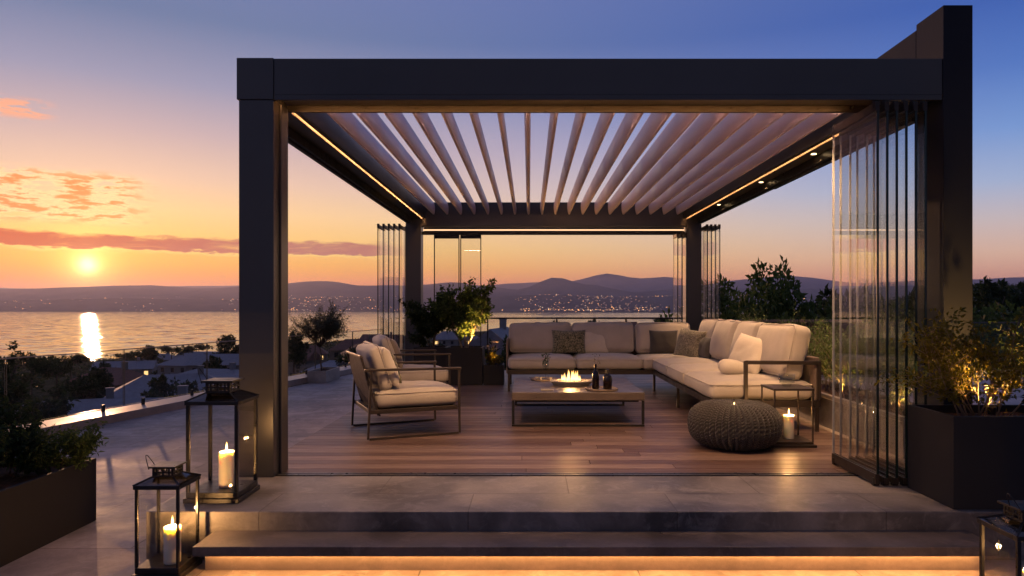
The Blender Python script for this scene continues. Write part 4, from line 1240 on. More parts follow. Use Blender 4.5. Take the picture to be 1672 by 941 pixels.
# right front planter with lit shrub
planter('planter', 'big dark square planter at the right front beside the folded glass', 2.46, 3.65, 4.04, 4.53, 0.001, 0.54, M['planter'])
shrub('lit_shrub', 'twiggy shrub glowing golden from a lamp in the big front planter', 'shrub', (2.80, 4.36, 0.485), 41, 0.62, 13, 0.036, 0.019, 3, M['leaf_gold'], M['stem'], depth=2, spread=0.9, kids=4, base_spread=0.22, lean=0.9, up=0.2, rad=0.006, scatter=0.05)
shrub('dark_shrub', 'dark dense shrub at the right edge behind the golden lit shrub', 'shrub', (3.36, 4.34, 0.485), 43, 0.85, 8, 0.045, 0.022, 3, M['leaf_dark'], M['bark'], depth=2, spread=0.9, kids=4, base_spread=0.18, lean=0.8, up=0.2, rad=0.006, scatter=0.05)
spike_light('spike light buried among the twigs of the golden shrub', (2.84, 4.28, 0.51), 70, (R(-14), 0, 0), R(140))

# raised planter along the right side of the deck
pl = planter('raised_planter', 'long low stone planter with glowing underside along the right edge of the deck', 2.90, 3.55, 5.4, 11.35, -0.003, 0.30, M['planter_wall'], None, 0.05)
m_ = MB(); m_.box(-0.345, -0.327, -2.96, 2.96, 0.265, 0.285); m_.box(-0.352, -0.30, -2.97, 2.97, 0.302, 0.325); m_.build('coping', M['planter_wall'], pl)
m_ = MB(); m_.box(-0.3265, -0.3255, -2.94, 2.94, 0.268, 0.282); m_.build('light_strip', M['led_low'], pl)
for k, (yy, sd, hh) in enumerate(((5.75, 51, 0.62), (6.35, 52, 0.70), (6.95, 53, 0.75), (7.6, 54, 0.7), (8.4, 55, 0.75), (9.3, 56, 0.7), (10.2, 57, 0.75), (11.0, 58, 0.7))):
    labs = ('feathery green shrub right behind the big front glass stack, first in the long planter', 'feathery green shrub seen through the front glass, second in the long planter',
            'feathery green shrub just right of the near sofa end', 'green shrub behind the sofa arm in the long planter', 'green shrub behind the middle of the right sofa run',
            'green shrub behind the third back cushion of the right sofa run', 'green shrub near the rear right end of the sofa', 'green shrub last in the long planter at the rear right post')
    shrub('border_shrub', labs[k], 'shrub', (3.22, yy, 0.25), sd, hh, 12, 0.060, 0.012, 3, M['grass_leaf'], M['stem'], depth=2, spread=0.75, kids=3, base_spread=0.22, lean=0.8, up=0.3, rad=0.005, group='shrubs in the long planter', scatter=0.05)
spike_light('spike light under the feathery shrub by the near sofa end', (3.08, 6.75, 0.27), 22, (0, 0, 0), R(140))
spike_light('spike light under the first shrub behind the front glass stack', (3.08, 5.7, 0.27), 22, (0, 0, 0), R(140))

# left planter with dark bushes
planter('planter', 'long grey planter on the lower left paving with dark bushes', -4.6, -2.95, 3.1, 4.75, -0.279, 0.145, M['planter'])
for k, (x, y, sd, hh, mt, ln) in enumerate(((-3.35, 4.35, 61, 0.38, 'leaf_dark', 0.045), (-3.55, 3.75, 62, 0.55, 'leaf_dark', 0.05), (-3.75, 4.5, 63, 0.55, 'leaf_dark', 0.05), (-3.1, 4.55, 64, 0.26, 'grass_leaf', 0.04), (-3.2, 3.6, 65, 0.34, 'leaf_dark', 0.045), (-4.1, 4.2, 66, 0.72, 'leaf_dark', 0.05))):
    labs = ('dark bush low in front in the lower left planter', 'tall dark leafy bush at the very left edge in the planter', 'tall dark bush at the back of the lower left planter',
            'low light green spreading plant at the right end of the left planter', 'small dark bush at the lower left front of the planter', 'tallest dark bush far left behind the others in the planter')
    shrub('planter_bush', labs[k], 'shrub', (x, y, 0.09), sd, hh, 9, ln, ln*0.42, 4, M[mt], M['bark'], depth=2, spread=0.85, kids=4, base_spread=0.15, lean=0.8, up=0.2, rad=0.006, group='bushes in the lower left planter', scatter=0.06)

# small round-headed tree at the kerb
tr = shrub('standard_tree', 'slender round-headed olive tree standing at the kerb beyond the left terrace', 'tree', (-4.02, 13.5, -0.11), 71, 0.78, 30, 0.045, 0.011, 4, M['leaf_olive'], M['bark'], depth=2, spread=0.55, kids=4, base_spread=0.02, lean=1.5, up=0.05, trunk=0.50, rad=0.008, scatter=0.05)
planter('planter', 'low pale stone trough at the foot of the slender olive tree', -4.22, -3.86, 13.25, 14.2, -0.279, -0.06, M['planter_wall'])

# ================================================================== HILLSIDE
def hill_z(x, y):
    d = math.hypot(x, y)
    az = math.degrees(math.atan2(x, max(y, 1e-3))) if y > 0 else (90 if x > 0 else -90)
    # shore distance grows towards the right
    s = 700 + 700*min(1, max(0, (az+25)/25)) + 900*min(1, max(0, (az-0)/15))
    f = d/s
    T = [(0, -8.5), (0.03, -9.5), (0.09, -13.0), (0.22, -18), (0.55, -28), (0.9, -41), (1.0, -45.2), (1.15, -52), (3, -70)]
    z = T[-1][1]
    for (a, za), (b, zb_) in zip(T, T[1:]):
        if f <= b:
            z = za+(zb_-za)*(f-a)/(b-a); break
    if az > 18 and d > 60:       # the wooded shoulder at the right
        k = min(1, (az-18)/14)*min(1, (d-60)/500)
        z += k*46*math.exp(-((d-1000)/700)**2)
    z += noise.noise(Vector((x*0.012, y*0.012, 0)))*min(3.0, d*0.02) if f < 0.95 else 0
    return z
mb = MB()
radii = [0, 20, 40, 60, 85, 115, 150, 200, 260, 330, 420, 530, 640, 720, 800, 900, 1020, 1160, 1320, 1500, 1700, 1900, 2100, 2350, 2600, 2900]
na = 96
for r_ in radii:
    for j in range(na+1):
        a = R(-80+160*j/na); x, y = r_*math.sin(a), r_*math.cos(a)-8
        mb.v.append((x, y, hill_z(x, y)))
for i in range(len(radii)-1):
    for j in range(na):
        q = (i*(na+1)+j, i*(na+1)+j+1, (i+1)*(na+1)+j+1, (i+1)*(na+1)+j)
        mb.f.append(q[::-1]); mb.mi.append(0); mb.tone.append(0.5)
struct(mb.build('hillside_terrain', M['hillside'], smooth=True))

# water
mb = MB(); mb.quad((-30000, -2000, -45), (30000, -2000, -45), (30000, 40000, -45), (-30000, 40000, -45))
struct(mb.build('bay_water', M['water']))

# far shore and ridges: crest profile given by bearing (photo column) at a true distance
def ridge(name, D, crest, depth, base_z, seed, rough):
    mb_ = MB(); nx, ny = 220, 14
    def prof(px):
        for (a, ya), (b, yb) in zip(crest, crest[1:]):
            if a <= px <= b:
                t = (px-a)/(b-a); t = t*t*(3-2*t)
                return ya+(yb-ya)*t
        return crest[0][1] if px < crest[0][0] else crest[-1][1]
    for j in range(ny+1):
        g = -1+2*j/ny
        for i in range(nx+1):
            px = -1100+4000*i/nx
            top = (500-prof(px))*D/1138+CAM_Z
            y = D+g*depth+noise.noise(Vector((px*0.004, seed, 3)))*depth*0.3; x = (px-864)/1138*D
            w_ = max(0.0, math.cos(g*math.pi/2))**1.2
            n1 = noise.fractal(Vector((x*rough, y*rough, seed)), 0.9, 2.1, 6)
            z = base_z+(top-base_z)*w_*(1+0.24*n1*(0.4+0.6*(1-w_)))
            mb_.v.append((x, y, z))
    for j in range(ny):
        for i in range(nx):
            a = j*(nx+1)+i
            mb_.f.append((a, a+1, a+nx+2, a+nx+1)); mb_.mi.append(0); mb_.tone.append(0.5)
    o_ = struct(mb_.build(name, M['hills'], smooth=True)); return o_
ridge('far_hills', 12500, [(-900, 470), (0, 469), (150, 467), (280, 470), (420, 466), (620, 469), (760, 466), (850, 463), (930, 460), (990, 449), (1045, 457), (1085, 452), (1170, 460), (1230, 455), (1290, 452), (1400, 462), (1600, 455), (1900, 450), (2600, 460)], 1700, -50, 2.0, 0.0006)
ridge('near_hills', 8800, [(-900, 478), (0, 472), (200, 467), (330, 471), (430, 466), (520, 461), (600, 467), (660, 468), (740, 461), (795, 468), (845, 474), (905, 455), (960, 466), (1030, 476), (1130, 468), (1250, 474), (1400, 470), (1600, 462), (2000, 470), (2600, 478)], 1500, -50, 5.0, 0.0009)
ridge('shore_hills', 6800, [(-900, 492), (0, 491), (200, 488), (400, 490), (540, 486), (700, 488), (860, 483), (1000, 486), (1150, 482), (1400, 484), (2000, 480), (2600, 486)], 900, -50, 9.0, 0.002)
# low shore strip
def shore_y(px): return 5700-900*max(0, min(1, (px-500)/400))
mb = MB(); nx, ny = 200, 10
for j in range(ny+1):
    for i in range(nx+1):
        px = -1100+4000*i/nx
        y = shore_y(px)+j*160+noise.noise(Vector((px*0.012, 0, 0)))*110; x = (px-864)/1138*5700
        mb.v.append((x, y, -46+ (0 if j == 0 else 3.0+j*3.6+6*noise.noise(Vector((x*0.003, y*0.003, 1))))))
for j in range(ny):
    for i in range(nx):
        a = j*(nx+1)+i; mb.f.append((a, a+1, a+nx+2, a+nx+1)); mb.mi.append(0); mb.tone.append(0.5)
struct(mb.build('far_shore', M['hills'], smooth=True))

# far town: buildings and their lights, a mass nobody could count
dg = bpy.context.evaluated_depsgraph_get(); dg.update()
rng = random.Random(99)
town = MB(); lights = MB(); lights2 = MB()
from mathutils.bvhtree import BVHTree
trees_ = []
for nm in ('far_hills', 'near_hills', 'shore_hills', 'far_shore'):
    me = bpy.data.objects[nm].data
    trees_.append(BVHTree.FromPolygons([v.co for v in me.vertices], [tuple(p.vertices) for p in me.polygons]))
def ground_at(x, y):
    z = -1e9
    for t in trees_:
        h = t.ray_cast(Vector((x, y, 3000)), Vector((0, 0, -1)))
        if h[0] is not None: z = max(z, h[0].z)
    return z
cnt = 0
for k in range(6000):
    if rng.random() < 0.5: px = rng.gauss(rng.choice([470, 520, 610, 930, 1020, 1080, 900]), 60)
    else: px = rng.uniform(-200, 1900)
    u = rng.random()**1.15
    y0 = shore_y(px)+60; y = y0+u*2100
    x = (px-864)/1138*y
    dens = 0.14+0.65*noise.noise(Vector((x*0.0022, y*0.002, 4)))+ (-0.5 if u < 0.05 else 0.05)
    if px < 330: dens -= 0.04
    if rng.random() > dens: continue
    z = ground_at(x, y)
    if z < -44.5: continue
    w = rng.uniform(8, 18); hgt = rng.uniform(5, 11)
    town.box(x-w/2, x+w/2, y, y+w*0.8, z-2, z+hgt)
    r0 = rng.choice([0.6, 0.75, 0.9, 1.2, 1.9])
    if u < 0.06: r0 *= 1.2
    tgt = lights if rng.random() < 0.8 else lights2
    tgt.lathe([(0.05, -r0), (r0*0.87, -r0*0.5), (r0*0.87, r0*0.5), (0.05, r0)], 6, (x+rng.uniform(-6, 6), y-4, z+hgt*0.7+1), cap=False)
    cnt += 1
o = town.build('far_town', M['town']); tag(o, 'far town of small buildings along the opposite shore', 'town', None, 'stuff')
M['city_light'] = emit('city_light', (1.0, 0.46, 0.14), 8.0); M['city_light_pale'] = emit('city_light_pale', (1.0, 0.78, 0.52), 4.5)
o = lights.build('city_lights', M['city_light']); tag(o, 'scattered amber lights of the town along the opposite shore', 'lights', None, 'stuff')
o = lights2.build('city_lights', M['city_light_pale']); tag(o, 'scattered whitish lights of the town along the opposite shore', 'lights', None, 'stuff')

# ------------------------------------------------------------------ houses on the slope
def at(px, d): return ((px-864)/1138*d, d)
def house(label, px, d, w, dp, h, rot, roofmat, wallmat, hip=False, lit=1, ridge_h=None, z=None, seed=0):
    x, y = at(px, d)
    gz = hill_z(x, y) if z is None else z
    t = thing('house', label, 'house', (x, y, gz), R(rot), 'houses on the slope below the terrace')
    m_ = MB(); m_.box(-w/2, w/2, -dp/2, dp/2, -2.0, h); m_.build('wall', wallmat, t)
    rh = ridge_h or dp*0.28; ov = 0.5
    rf = MB(); a, b = w/2+ov, dp/2+ov; r_ = (w/2-dp*0.38) if hip else a
    z0 = h+0.02
    e = [(-a, -b, z0), (a, -b, z0), (a, b, z0), (-a, b, z0), (-r_, 0, z0+rh), (r_, 0, z0+rh)]
    rf.quad(e[0], e[1], e[5], e[4]); rf.quad(e[2], e[3], e[4], e[5]); rf.poly((e[1], e[2], e[5])); rf.poly((e[3], e[0], e[4])); rf.quad(e[3], e[2], e[1], e[0])
    ro = rf.build('roof', roofmat, t)
    c = MB(); c.box(w*0.2, w*0.2+0.7, -0.35, 0.35, z0+rh*0.5, z0+rh+0.9); c.box(w*0.2-0.06, w*0.2+0.76, -0.41, 0.41, z0+rh+0.902, z0+rh+1.02); c.build('chimney', wallmat, ro)
    rg = random.Random(seed); n = max(2, int(w/3.2)); li = set(rg.sample(range(n), min(n, lit)))
    for k in range(n):
        cx = -w/2+w*(k+0.5)/n
        f = MB()
        wz0, wz1 = h-1.9, h-0.6
        f.box(cx-0.62, cx+0.62, -dp/2-0.06, -dp/2-0.005, wz0-0.08, wz0); f.box(cx-0.62, cx+0.62, -dp/2-0.06, -dp/2-0.005, wz1, wz1+0.08)
        f.box(cx-0.62, cx-0.54, -dp/2-0.06, -dp/2-0.005, wz0+0.001, wz1-0.001); f.box(cx+0.54, cx+0.62, -dp/2-0.06, -dp/2-0.005, wz0+0.001, wz1-0.001)
        fo_ = f.build('window', wallmat, t)
        p = MB(); p.box(cx-0.54, cx+0.54, -dp/2-0.03, -dp/2-0.006, wz0+0.001, wz1-0.001)
        p.build('pane', M['pane_lit'] if k in li else M['pane_dark'], fo_)
    return t
g_, r_, wl, ww = M['roof_grey'], M['roof_red'], M['house_wall'], M['house_wall_warm']
house('broad grey-roofed house below the left kerb, nearest to the terrace', 240, 62, 13, 8, 3.2, 12, g_, wl, True, 1, 2.0, -12.2, 1)
house('low grey-roofed house left of the broad one, half hidden by the planter bushes', 135, 70, 10, 7, 3.0, 30, g_, wl, False, 0, 1.8, -13.0, 2)
house('small flat grey house with pale walls left of the front post', 352, 112, 13, 9, 3.2, -8, g_, wl, True, 1, 1.4, -13.5, 3)
house('pale-walled house with lit window above the tall lantern', 372, 160, 15, 9, 4.5, 6, g_, wl, False, 2, 2.2, -16.5, 4)
house('grey-roofed house just under the glass edge at the end of the sun path', 318, 205, 17, 10, 4.5, -14, g_, wl, True, 1, 2.4, -20.5, 5)
house('low pale house between the pines and the sun path', 205, 215, 16, 10, 4.0, 20, g_, wl, False, 1, 2.2, -22.0, 6)
house('red-roofed house behind the slender olive tree', 585, 205, 15, 10, 4.5, 8, r_, ww, True, 1, 3.0, -16.0, 7)
house('red-roofed gabled house right of the slender olive tree', 625, 290, 17, 11, 5.0, -12, r_, ww, False, 1, 3.4, -19.0, 8)
house('small red-roofed house left of the slender olive tree', 500, 260, 15, 10, 4.5, 15, r_, ww, True, 1, 3.0, -21.0, 9)
house('grey house low behind the round-headed tree trunk', 560, 130, 12, 8, 3.5, -20, g_, wl, True, 0, 2.0, -14.5, 10)
house('steep blue-grey gabled house between the potted tree and the sofa', 815, 82, 7.5, 8, 3.6, 78, g_, wl, False, 1, 3.4, -8.4, 11)
house('blue-grey house behind the rear handrail left of the sofa', 850, 120, 13, 9, 4.0, -10, g_, wl, True, 2, 3.0, -9.6, 12)
house('red-roofed house seen over the sofa back under the handrail', 1010, 330, 17, 11, 5.5, 10, r_, ww, False, 3, 3.2, -15.0, 13)
house('long grey house beyond the potted tree', 745, 300, 20, 11, 5.0, 5, g_, wl, True, 2, 3.4, -18.0, 14)
house('pale house among dark trees at the far right edge', 1625, 190, 14, 9, 5.0, -20, g_, wl, False, 2, 2.6, -2.5, 15)
house('small grey house lower among the trees at the far right edge', 1665, 130, 12, 9, 4.0, 10, g_, wl, True, 1, 2.6, -8.5, 16)

house('grey hipped house second beyond the left kerb, behind the nearest roof', 285, 92, 14, 9, 3.4, 24, g_, wl, True, 0, 2.2, -13.4, 17)
house('small red-roofed house among trees above the lower left planter', 185, 120, 11, 8, 3.4, -18, r_, ww, True, 1, 2.4, -15.2, 18)
house('long low grey house near the shore left of the front post', 340, 300, 24, 11, 4.5, -6, g_, wl, False, 2, 2.6, -25.5, 19)
house('small pale house at the waterside below the end of the sun path', 262, 330, 14, 10, 4.5, 12, g_, wl, True, 1, 2.6, -28.5, 20)
house('tiny red-roofed house between the front post and the slender olive tree', 478, 190, 12, 9, 4.0, -10, r_, ww, False, 1, 2.6, -17.5, 21)
house('red-roofed house close left of the rear glass stack', 606, 160, 12, 9, 4.0, 20, r_, ww, True, 1, 2.6, -13.8, 22)
# ------------------------------------------------------------------ trees beyond the terrace
protos = {
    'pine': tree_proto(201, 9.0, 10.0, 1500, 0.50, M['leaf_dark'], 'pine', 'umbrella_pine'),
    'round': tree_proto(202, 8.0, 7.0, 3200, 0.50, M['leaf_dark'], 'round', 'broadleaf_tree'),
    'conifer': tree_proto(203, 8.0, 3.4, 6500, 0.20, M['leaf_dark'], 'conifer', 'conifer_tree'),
    'near': tree_proto(204, 7.0, 4.6, 9000, 0.15, M['leaf'], 'round', 'garden_tree'),
}
used = set()
def plant_tree(kind, label, px, d, top_px, group='trees on the slope', rz=0, wide=1.0):
    """top_px: the photo row the crown reaches at that true distance"""
    p = protos[kind]
    t = p if kind not in used else copy_tree(p)
    used.add(kind)
    x, y = at(px, d)
    gz = hill_z(x, y)
    top = CAM_Z+(500-top_px)*d/1138
    s = max(0.15, (top-gz)/{'pine': 9.0, 'round': 8.0, 'conifer': 8.0, 'near': 7.0}[kind])
    t.location = (x, y, gz-0.1); t.scale = (s*wide, s*wide, s); t.rotation_euler = (0, 0, rz)
    tag(t, label, 'tree', group)
T_ = [
 ('pine', 'flat-crowned dark pine standing left of the sun path', 92, 120, 574, 0.75),
 ('pine', 'second flat-crowned dark pine hard against the sun path', 52, 150, 567, 0.75),
 ('conifer', 'dark pointed conifer at the far left edge above the bushes', 22, 75, 560, 1.3),
 ('round', 'dark round tree under the glass edge right of the sun path', 172, 150, 590, 0.8),
 ('round', 'small dark tree just right of the end of the sun path', 240, 260, 563, 1.2),
 ('pine', 'small flat dark tree against the water left of the front post', 280, 300, 560, 1.0),
 ('pine', 'dark flat tree nearest to the front post against the water', 325, 330, 557, 0.9),
 ('round', 'dark round tree touching the left side of the front post', 380, 230, 546, 1.1),
 ('round', 'dark bush-like tree right of the front post by the water', 480, 170, 541, 0.9),
 ('round', 'dark tree in the hollow beneath the sun path', 130, 95, 612, 1.2),
 ('round', 'dark tree in front of the broad grey-roofed house', 300, 70, 622, 0.9),
 ('round', 'dark round tree right of the pale-walled house', 420, 105, 596, 1.0),
 ('round', 'dark tree at the left edge under the pines', 30, 60, 612, 1.0),
 ('round', 'low dark tree beyond the kerb behind the front lounge chair', 500, 60, 606, 1.2),
 ('round', 'low dark tree left of the rear glass stack', 590, 58, 596, 1.1),
 ('round', 'dark tree behind the rear left glass stack', 640, 70, 580, 1.1),
 ('round', 'dark tree behind the two rear planters', 720, 55, 560, 1.1),
 ('round', 'dark tree right of the blue-grey gabled house', 850, 52, 545, 0.8),
 ('round', 'small dark tree over the left part of the sofa', 905, 160, 524, 1.0),
 ('round', 'small dark tree over the middle of the sofa', 1075, 190, 517, 1.1),
 ('round', 'dark tree left of the red-roofed house over the sofa', 970, 210, 521, 0.9),
 ('pine', 'broad flat pine in front of the water just left of the sun reflection', 116, 175, 571, 0.85),
 ('pine', 'small umbrella pine right of the sun reflection', 205, 230, 570, 0.9),
 ('round', 'round dark tree between two pale roofs left of the front post', 345, 140, 580, 0.9),
 ('round', 'dark tree left of the red-roofed house above the planter', 150, 105, 600, 1.0),
 ('round', 'dark tree beside the second grey hipped house', 262, 80, 612, 0.8),
 ('pine', 'flat pine standing over the long low house by the shore', 300, 250, 561, 0.8),
 ('round', 'low dark tree below the red roof left of the rear glass stack', 615, 110, 575, 1.0),
 ('round', 'dark tree between the slender olive tree and the rear glass stack', 572, 120, 566, 0.9),
 ('near', 'tall pointed garden tree rising behind the right sofa run', 1250, 17, 450, 0.62),
 ('near', 'garden tree with lower crown left of the tall pointed one', 1205, 18, 476, 0.72),
 ('near', 'garden tree with low crown right of the tall pointed one', 1300, 17, 482, 0.75),
 ('near', 'low garden tree behind the rear right glass stack', 1180, 22, 492, 0.7),
 ('round', 'dark round tree left of the front glass stack', 1340, 42, 470, 0.8),
 ('round', 'dark tree seen through the front glass stack', 1400, 36, 474, 0.9),
 ('near', 'garden tree behind the shrubs in the front glass', 1450, 18, 500, 0.8),
 ('near', 'dark leafy tree right of the wall pillar, low and near', 1610, 17, 520, 0.9),
 ('near', 'dark leafy tree at the right edge, low and near', 1690, 16, 508, 0.9),
 ('round', 'dark tree on the right skyline beside the pillar', 1600, 75, 455, 0.9),
 ('round', 'dark tree on the right skyline at the picture edge', 1672, 85, 460, 1.0),
 ('round', 'mid dark tree below the pale house at the right edge', 1640, 55, 498, 1.2),
 ('round', 'dark tree on the right seen between glass and pillar', 1520, 50, 470, 1.0),
]
for i, (k, lab, px, d, tp, wd) in enumerate(T_):
    plant_tree(k, lab, px, d, tp, 'trees in the garden behind the terrace' if k == 'near' else 'dark trees on the slope', i*1.3, wd)
# woodland too dense to count on the slope
rng = random.Random(7); wood = MB()
for k in range(2600):
    az = rng.uniform(-42, 40); d = rng.uniform(30, 700)**1.0
    if az > 16: d = rng.uniform(60, 1500)
    x, y = d*math.sin(R(az)), d*math.cos(R(az)); z = hill_z(x, y)
    if z < -43 or (az < 10 and rng.random() < 0.35): continue
    s = rng.uniform(0.9, 2.1)*(1.0 if d < 200 else 1.25)
    for j in range(16):
        dd = rand_dir(rng); p = Vector((x, y, z+s*0.5))+Vector((dd.x*s, dd.y*s, dd.z*s*0.75))
        wood.leaf(p, rand_dir(rng), rand_dir(rng), s*0.7, s*0.5, rng.random())
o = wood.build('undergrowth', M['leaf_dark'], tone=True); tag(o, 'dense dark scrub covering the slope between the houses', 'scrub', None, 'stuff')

# ================================================================== CAMERA, SKY, LIGHT
cam = bpy.data.cameras.new('camera'); co = bpy.data.objects.new('camera', cam); col.objects.link(co)
co.location = (0, 0, CAM_Z); co.rotation_euler = (R(90), 0, 0)
cam.sensor_width = 36; cam.lens = 36*1138/1672
cam.shift_x = -28/1672; cam.shift_y = 29.5/1672
cam.clip_start = 0.05; cam.clip_end = 60000
sc.camera = co

SUN = Vector((-721, 1138, 67)).normalized()
w = bpy.data.worlds.new('World'); sc.world = w; w.use_nodes = True
nt = w.node_tree; nt.nodes.clear()
out = nt.nodes.new('ShaderNodeOutputWorld'); bg = nt.nodes.new('ShaderNodeBackground')
tc = nt.nodes.new('ShaderNodeTexCoord')
sep = nt.nodes.new('ShaderNodeSeparateXYZ'); L(nt, tc.outputs['Generated'], sep.inputs[0])
X, Y, Z = sep.outputs
el = mathn(nt, 'MULTIPLY', mathn(nt, 'ARCSINE', Z), 180/math.pi)          # degrees
az = mathn(nt, 'MULTIPLY', mathn(nt, 'ARCTAN2', X, Y), 180/math.pi)
hl = mathn(nt, 'SQRT', mathn(nt, 'ADD', mathn(nt, 'MULTIPLY', X, X), mathn(nt, 'ADD', mathn(nt, 'MULTIPLY', Y, Y), 1e-6)))
sh_ = Vector((SUN.x, SUN.y)).normalized()
cosd = mathn(nt, 'DIVIDE', mathn(nt, 'ADD', mathn(nt, 'MULTIPLY', X, sh_.x), mathn(nt, 'MULTIPLY', Y, sh_.y)), hl)
ef = maprange(nt, el, 0, 90)
e = lambda d: d/90
sunramp = ramp(nt, ef, [(0, srgb(252, 118, 22)), (e(1.6), srgb(255, 140, 20)), (e(3.0), srgb(255, 176, 38)), (e(4.6), srgb(255, 200, 92)), (e(7.0), srgb(252, 206, 142)), (e(9.3), srgb(232, 193, 164)),
                        (e(12.5), srgb(196, 170, 170)), (e(16), srgb(150, 148, 172)), (e(20.5), srgb(104, 120, 156)), (e(28), srgb(110, 120, 170)), (e(60), srgb(112, 110, 148)), (1, srgb(112, 110, 148))])
farramp = ramp(nt, ef, [(0, srgb(214, 132, 108)), (e(1.8), srgb(228, 160, 128)), (e(3.6), srgb(224, 182, 156)), (e(6.0), srgb(196, 182, 184)), (e(8.5), srgb(156, 172, 204)), (e(12.0), srgb(112, 146, 202)),
                        (e(16), srgb(78, 114, 184)), (e(20.5), srgb(56, 90, 166)), (e(30), srgb(80, 100, 160)), (e(60), srgb(104, 108, 148)), (1, srgb(112, 110, 148))])
fac = mathn(nt, 'POWER', maprange(nt, cosd, 0.32, 1.0), 1.7)
c = mixc(nt, fac, farramp.outputs['Color'], sunramp.outputs['Color'])
# clouds: thin dark-orange band near the sun plus wisps
cv = nt.nodes.new('ShaderNodeCombineXYZ')
L(nt, mathn(nt, 'MULTIPLY', az, 0.16), cv.inputs[0]); L(nt, mathn(nt, 'MULTIPLY', el, 0.95), cv.inputs[1])
cn = N(nt, 'ShaderNodeTexNoise', i_Scale=1.0, i_Detail=7.0, i_Roughness=0.6, i_Distortion=0.3); L(nt, cv.outputs[0], cn.inputs['Vector'])
cv2 = nt.nodes.new('ShaderNodeCombineXYZ')
L(nt, mathn(nt, 'MULTIPLY', az, 0.5), cv2.inputs[0]); L(nt, mathn(nt, 'MULTIPLY', el, 2.2), cv2.inputs[1])
cn2 = N(nt, 'ShaderNodeTexNoise', i_Scale=1.0, i_Detail=6.0, i_Roughness=0.62); L(nt, cv2.outputs[0], cn2.inputs['Vector'])
# band: centre 4.55 deg with ragged upper edge
elw = mathn(nt, 'ADD', el, mathn(nt, 'MULTIPLY', mathn(nt, 'SUBTRACT', cn2.outputs['Fac'], 0.5), 1.1))
up_ = maprange(nt, elw, 4.75, 5.15, 1.0, 0.0, True); lo_ = maprange(nt, elw, 3.98, 4.10, 0.0, 1.0, True)
azm = mathn(nt, 'MULTIPLY', maprange(nt, az, -14, -8.0, 1.0, 0.0, True), maprange(nt, az, -75, -60, 0.0, 1.0, True))
thin = maprange(nt, cn.outputs['Fac'], 0.30, 0.48)
band = mathn(nt, 'MULTIPLY', mathn(nt, 'MULTIPLY', up_, lo_), mathn(nt, 'MULTIPLY', azm, thin))
edge = mathn(nt, 'MULTIPLY', mathn(nt, 'MULTIPLY', maprange(nt, elw, 3.72, 3.98, 0, 1, True), maprange(nt, elw, 4.02, 4.20, 1, 0, True)), azm)
c = mixc(nt, mathn(nt, 'MULTIPLY', edge, 0.6), c, srgb(255, 214, 120))
bc = mixc(nt, maprange(nt, az, -36, -18), srgb(214, 88, 22), srgb(180, 108, 92))
c = mixc(nt, mathn(nt, 'MULTIPLY', band, maprange(nt, cn2.outputs['Fac'], 0.3, 0.6, 1.0, 0.78)), c, bc)
# wisps high left
wm = mathn(nt, 'MULTIPLY', maprange(nt, el, 5.4, 6.2, 0.0, 1.0, True), maprange(nt, el, 8.6, 9.6, 1.0, 0.0, True))
wm2 = maprange(nt, az, -31, -27.5, 1.0, 0.0, True)
wsp = mathn(nt, 'MULTIPLY', mathn(nt, 'MULTIPLY', wm, wm2), maprange(nt, cn2.outputs['Fac'], 0.48, 0.58, 0, 1, True))
halo = mathn(nt, 'MULTIPLY', mathn(nt, 'MULTIPLY', wm, wm2), maprange(nt, cn2.outputs['Fac'], 0.38, 0.50, 0, 1, True))
c = mixc(nt, mathn(nt, 'MULTIPLY', halo, 0.8), c, srgb(255, 222, 160))
c = mixc(nt, mathn(nt, 'MULTIPLY', wsp, 0.85), c, srgb(236, 122, 44))
wm3 = mathn(nt, 'MULTIPLY', mathn(nt, 'MULTIPLY', maprange(nt, el, 12.1, 12.6, 0, 1, True), maprange(nt, el, 13.2, 13.8, 1, 0, True)), maprange(nt, az, -35.5, -33.8, 1, 0, True))
c = mixc(nt, mathn(nt, 'MULTIPLY', wm3, maprange(nt, cn2.outputs['Fac'], 0.42, 0.52, 0, 0.9, True)), c, srgb(246, 168, 130))
# sun glow
dt = nt.nodes.new('ShaderNodeVectorMath'); dt.operation = 'DOT_PRODUCT'; L(nt, tc.outputs['Generated'], dt.inputs[0]); dt.inputs[1].default_value = SUN
ang = mathn(nt, 'MULTIPLY', mathn(nt, 'ARCCOSINE', mathn(nt, 'MINIMUM', dt.outputs['Value'], 0.9999999)), 180/math.pi)
def gauss(s, k): return mathn(nt, 'MULTIPLY', mathn(nt, 'EXPONENT', mathn(nt, 'MULTIPLY', mathn(nt, 'MULTIPLY', ang, ang), -1/(s*s))), k)
def addglow(c, s, k, colr):
    g = gauss(s, k)
    n = nt.nodes.new('ShaderNodeVectorMath'); n.operation = 'SCALE'; n.inputs[0].default_value = colr; L(nt, g, n.inputs['Scale'])
    a = nt.nodes.new('ShaderNodeVectorMath'); a.operation = 'ADD'; L(nt, c, a.inputs[0]); L(nt, n.outputs[0], a.inputs[1])
    return a.outputs[0]
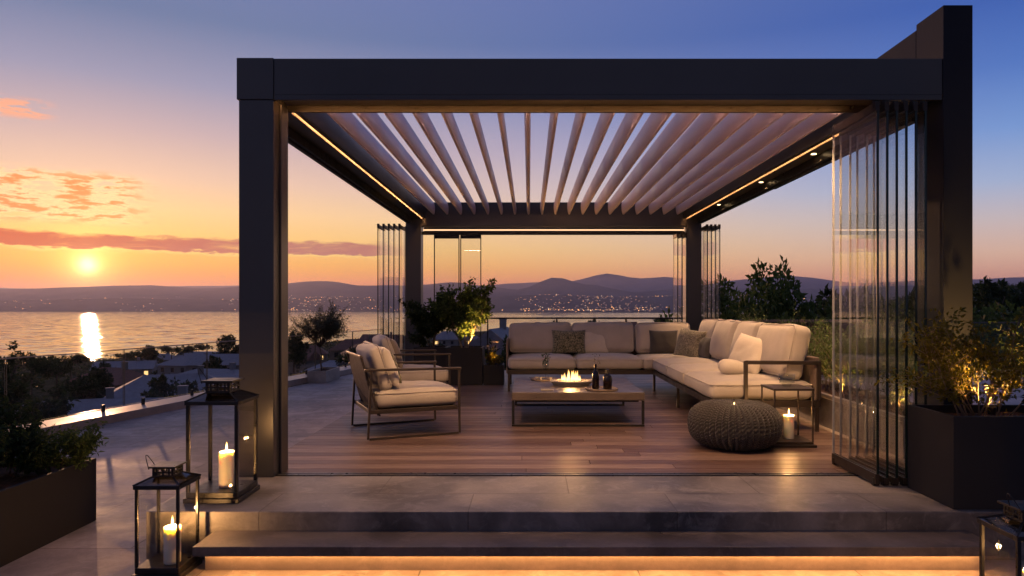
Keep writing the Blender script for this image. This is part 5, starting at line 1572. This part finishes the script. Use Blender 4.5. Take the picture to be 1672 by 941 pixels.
c = addglow(c, 0.55, 1.5, (1.0, 0.84, 0.50)); c = addglow(c, 1.30, 0.75, (1.0, 0.70, 0.25)); c = addglow(c, 2.8, 0.42, (1.0, 0.54, 0.08)); c = addglow(c, 8.0, 0.20, (1.0, 0.44, 0.03))
c = mixc(nt, mathn(nt, 'MULTIPLY', band, 0.8), c, bc)
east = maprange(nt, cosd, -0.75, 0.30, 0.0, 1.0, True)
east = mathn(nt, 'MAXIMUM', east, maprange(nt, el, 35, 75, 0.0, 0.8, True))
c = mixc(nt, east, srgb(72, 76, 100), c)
# below the horizon: dark
low = maprange(nt, el, -3.0, 0.0)
c = mixc(nt, low, (0.05, 0.045, 0.05), c)
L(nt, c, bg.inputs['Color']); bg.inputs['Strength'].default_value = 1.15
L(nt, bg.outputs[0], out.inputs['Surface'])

sun = lamp('sun', 'SUN', (0, 0, 50), 1.8, (1.0, 0.50, 0.26), None, angle=R(0.6))
sun.data.specular_factor = 0.3
sun.rotation_euler = SUN.to_track_quat('Z', 'Y').to_euler()

# ------------------------------------------------------------------ haze
HAZE = 1
if HAZE:
    mb = MB(); mb.box(-16000, 16000, -300, 15500, -60, 460)
    m, nt2, out2 = new_mat('evening_haze')
    pv = nt2.nodes.new('ShaderNodeVolumePrincipled'); pv.inputs['Color'].default_value = (0.66, 0.66, 0.92, 1)
    pv.inputs['Density'].default_value = 5.5e-5; pv.inputs['Anisotropy'].default_value = 0.6
    L(nt2, pv.outputs[0], out2.inputs['Volume'])
    o = mb.build('haze', m); tag(o, None, None, None, 'stuff')

# ------------------------------------------------------------------ render settings
sc.render.engine = 'CYCLES'
cy = sc.cycles
cy.use_denoising = True
try:
    cy.denoiser = 'OPENIMAGEDENOISE'; cy.denoising_input_passes = 'RGB_ALBEDO_NORMAL'
except Exception: pass
cy.max_bounces = 8; cy.diffuse_bounces = 3; cy.glossy_bounces = 4; cy.transmission_bounces = 4; cy.transparent_max_bounces = 40; cy.volume_bounces = 0
cy.sample_clamp_indirect = 4.0; cy.caustics_reflective = False; cy.caustics_refractive = False
cy.use_light_tree = True
vs = sc.view_settings
vs.view_transform = 'Standard'; vs.look = 'None'; vs.exposure = 0.0; vs.gamma = 1.0; vs.use_curve_mapping = False
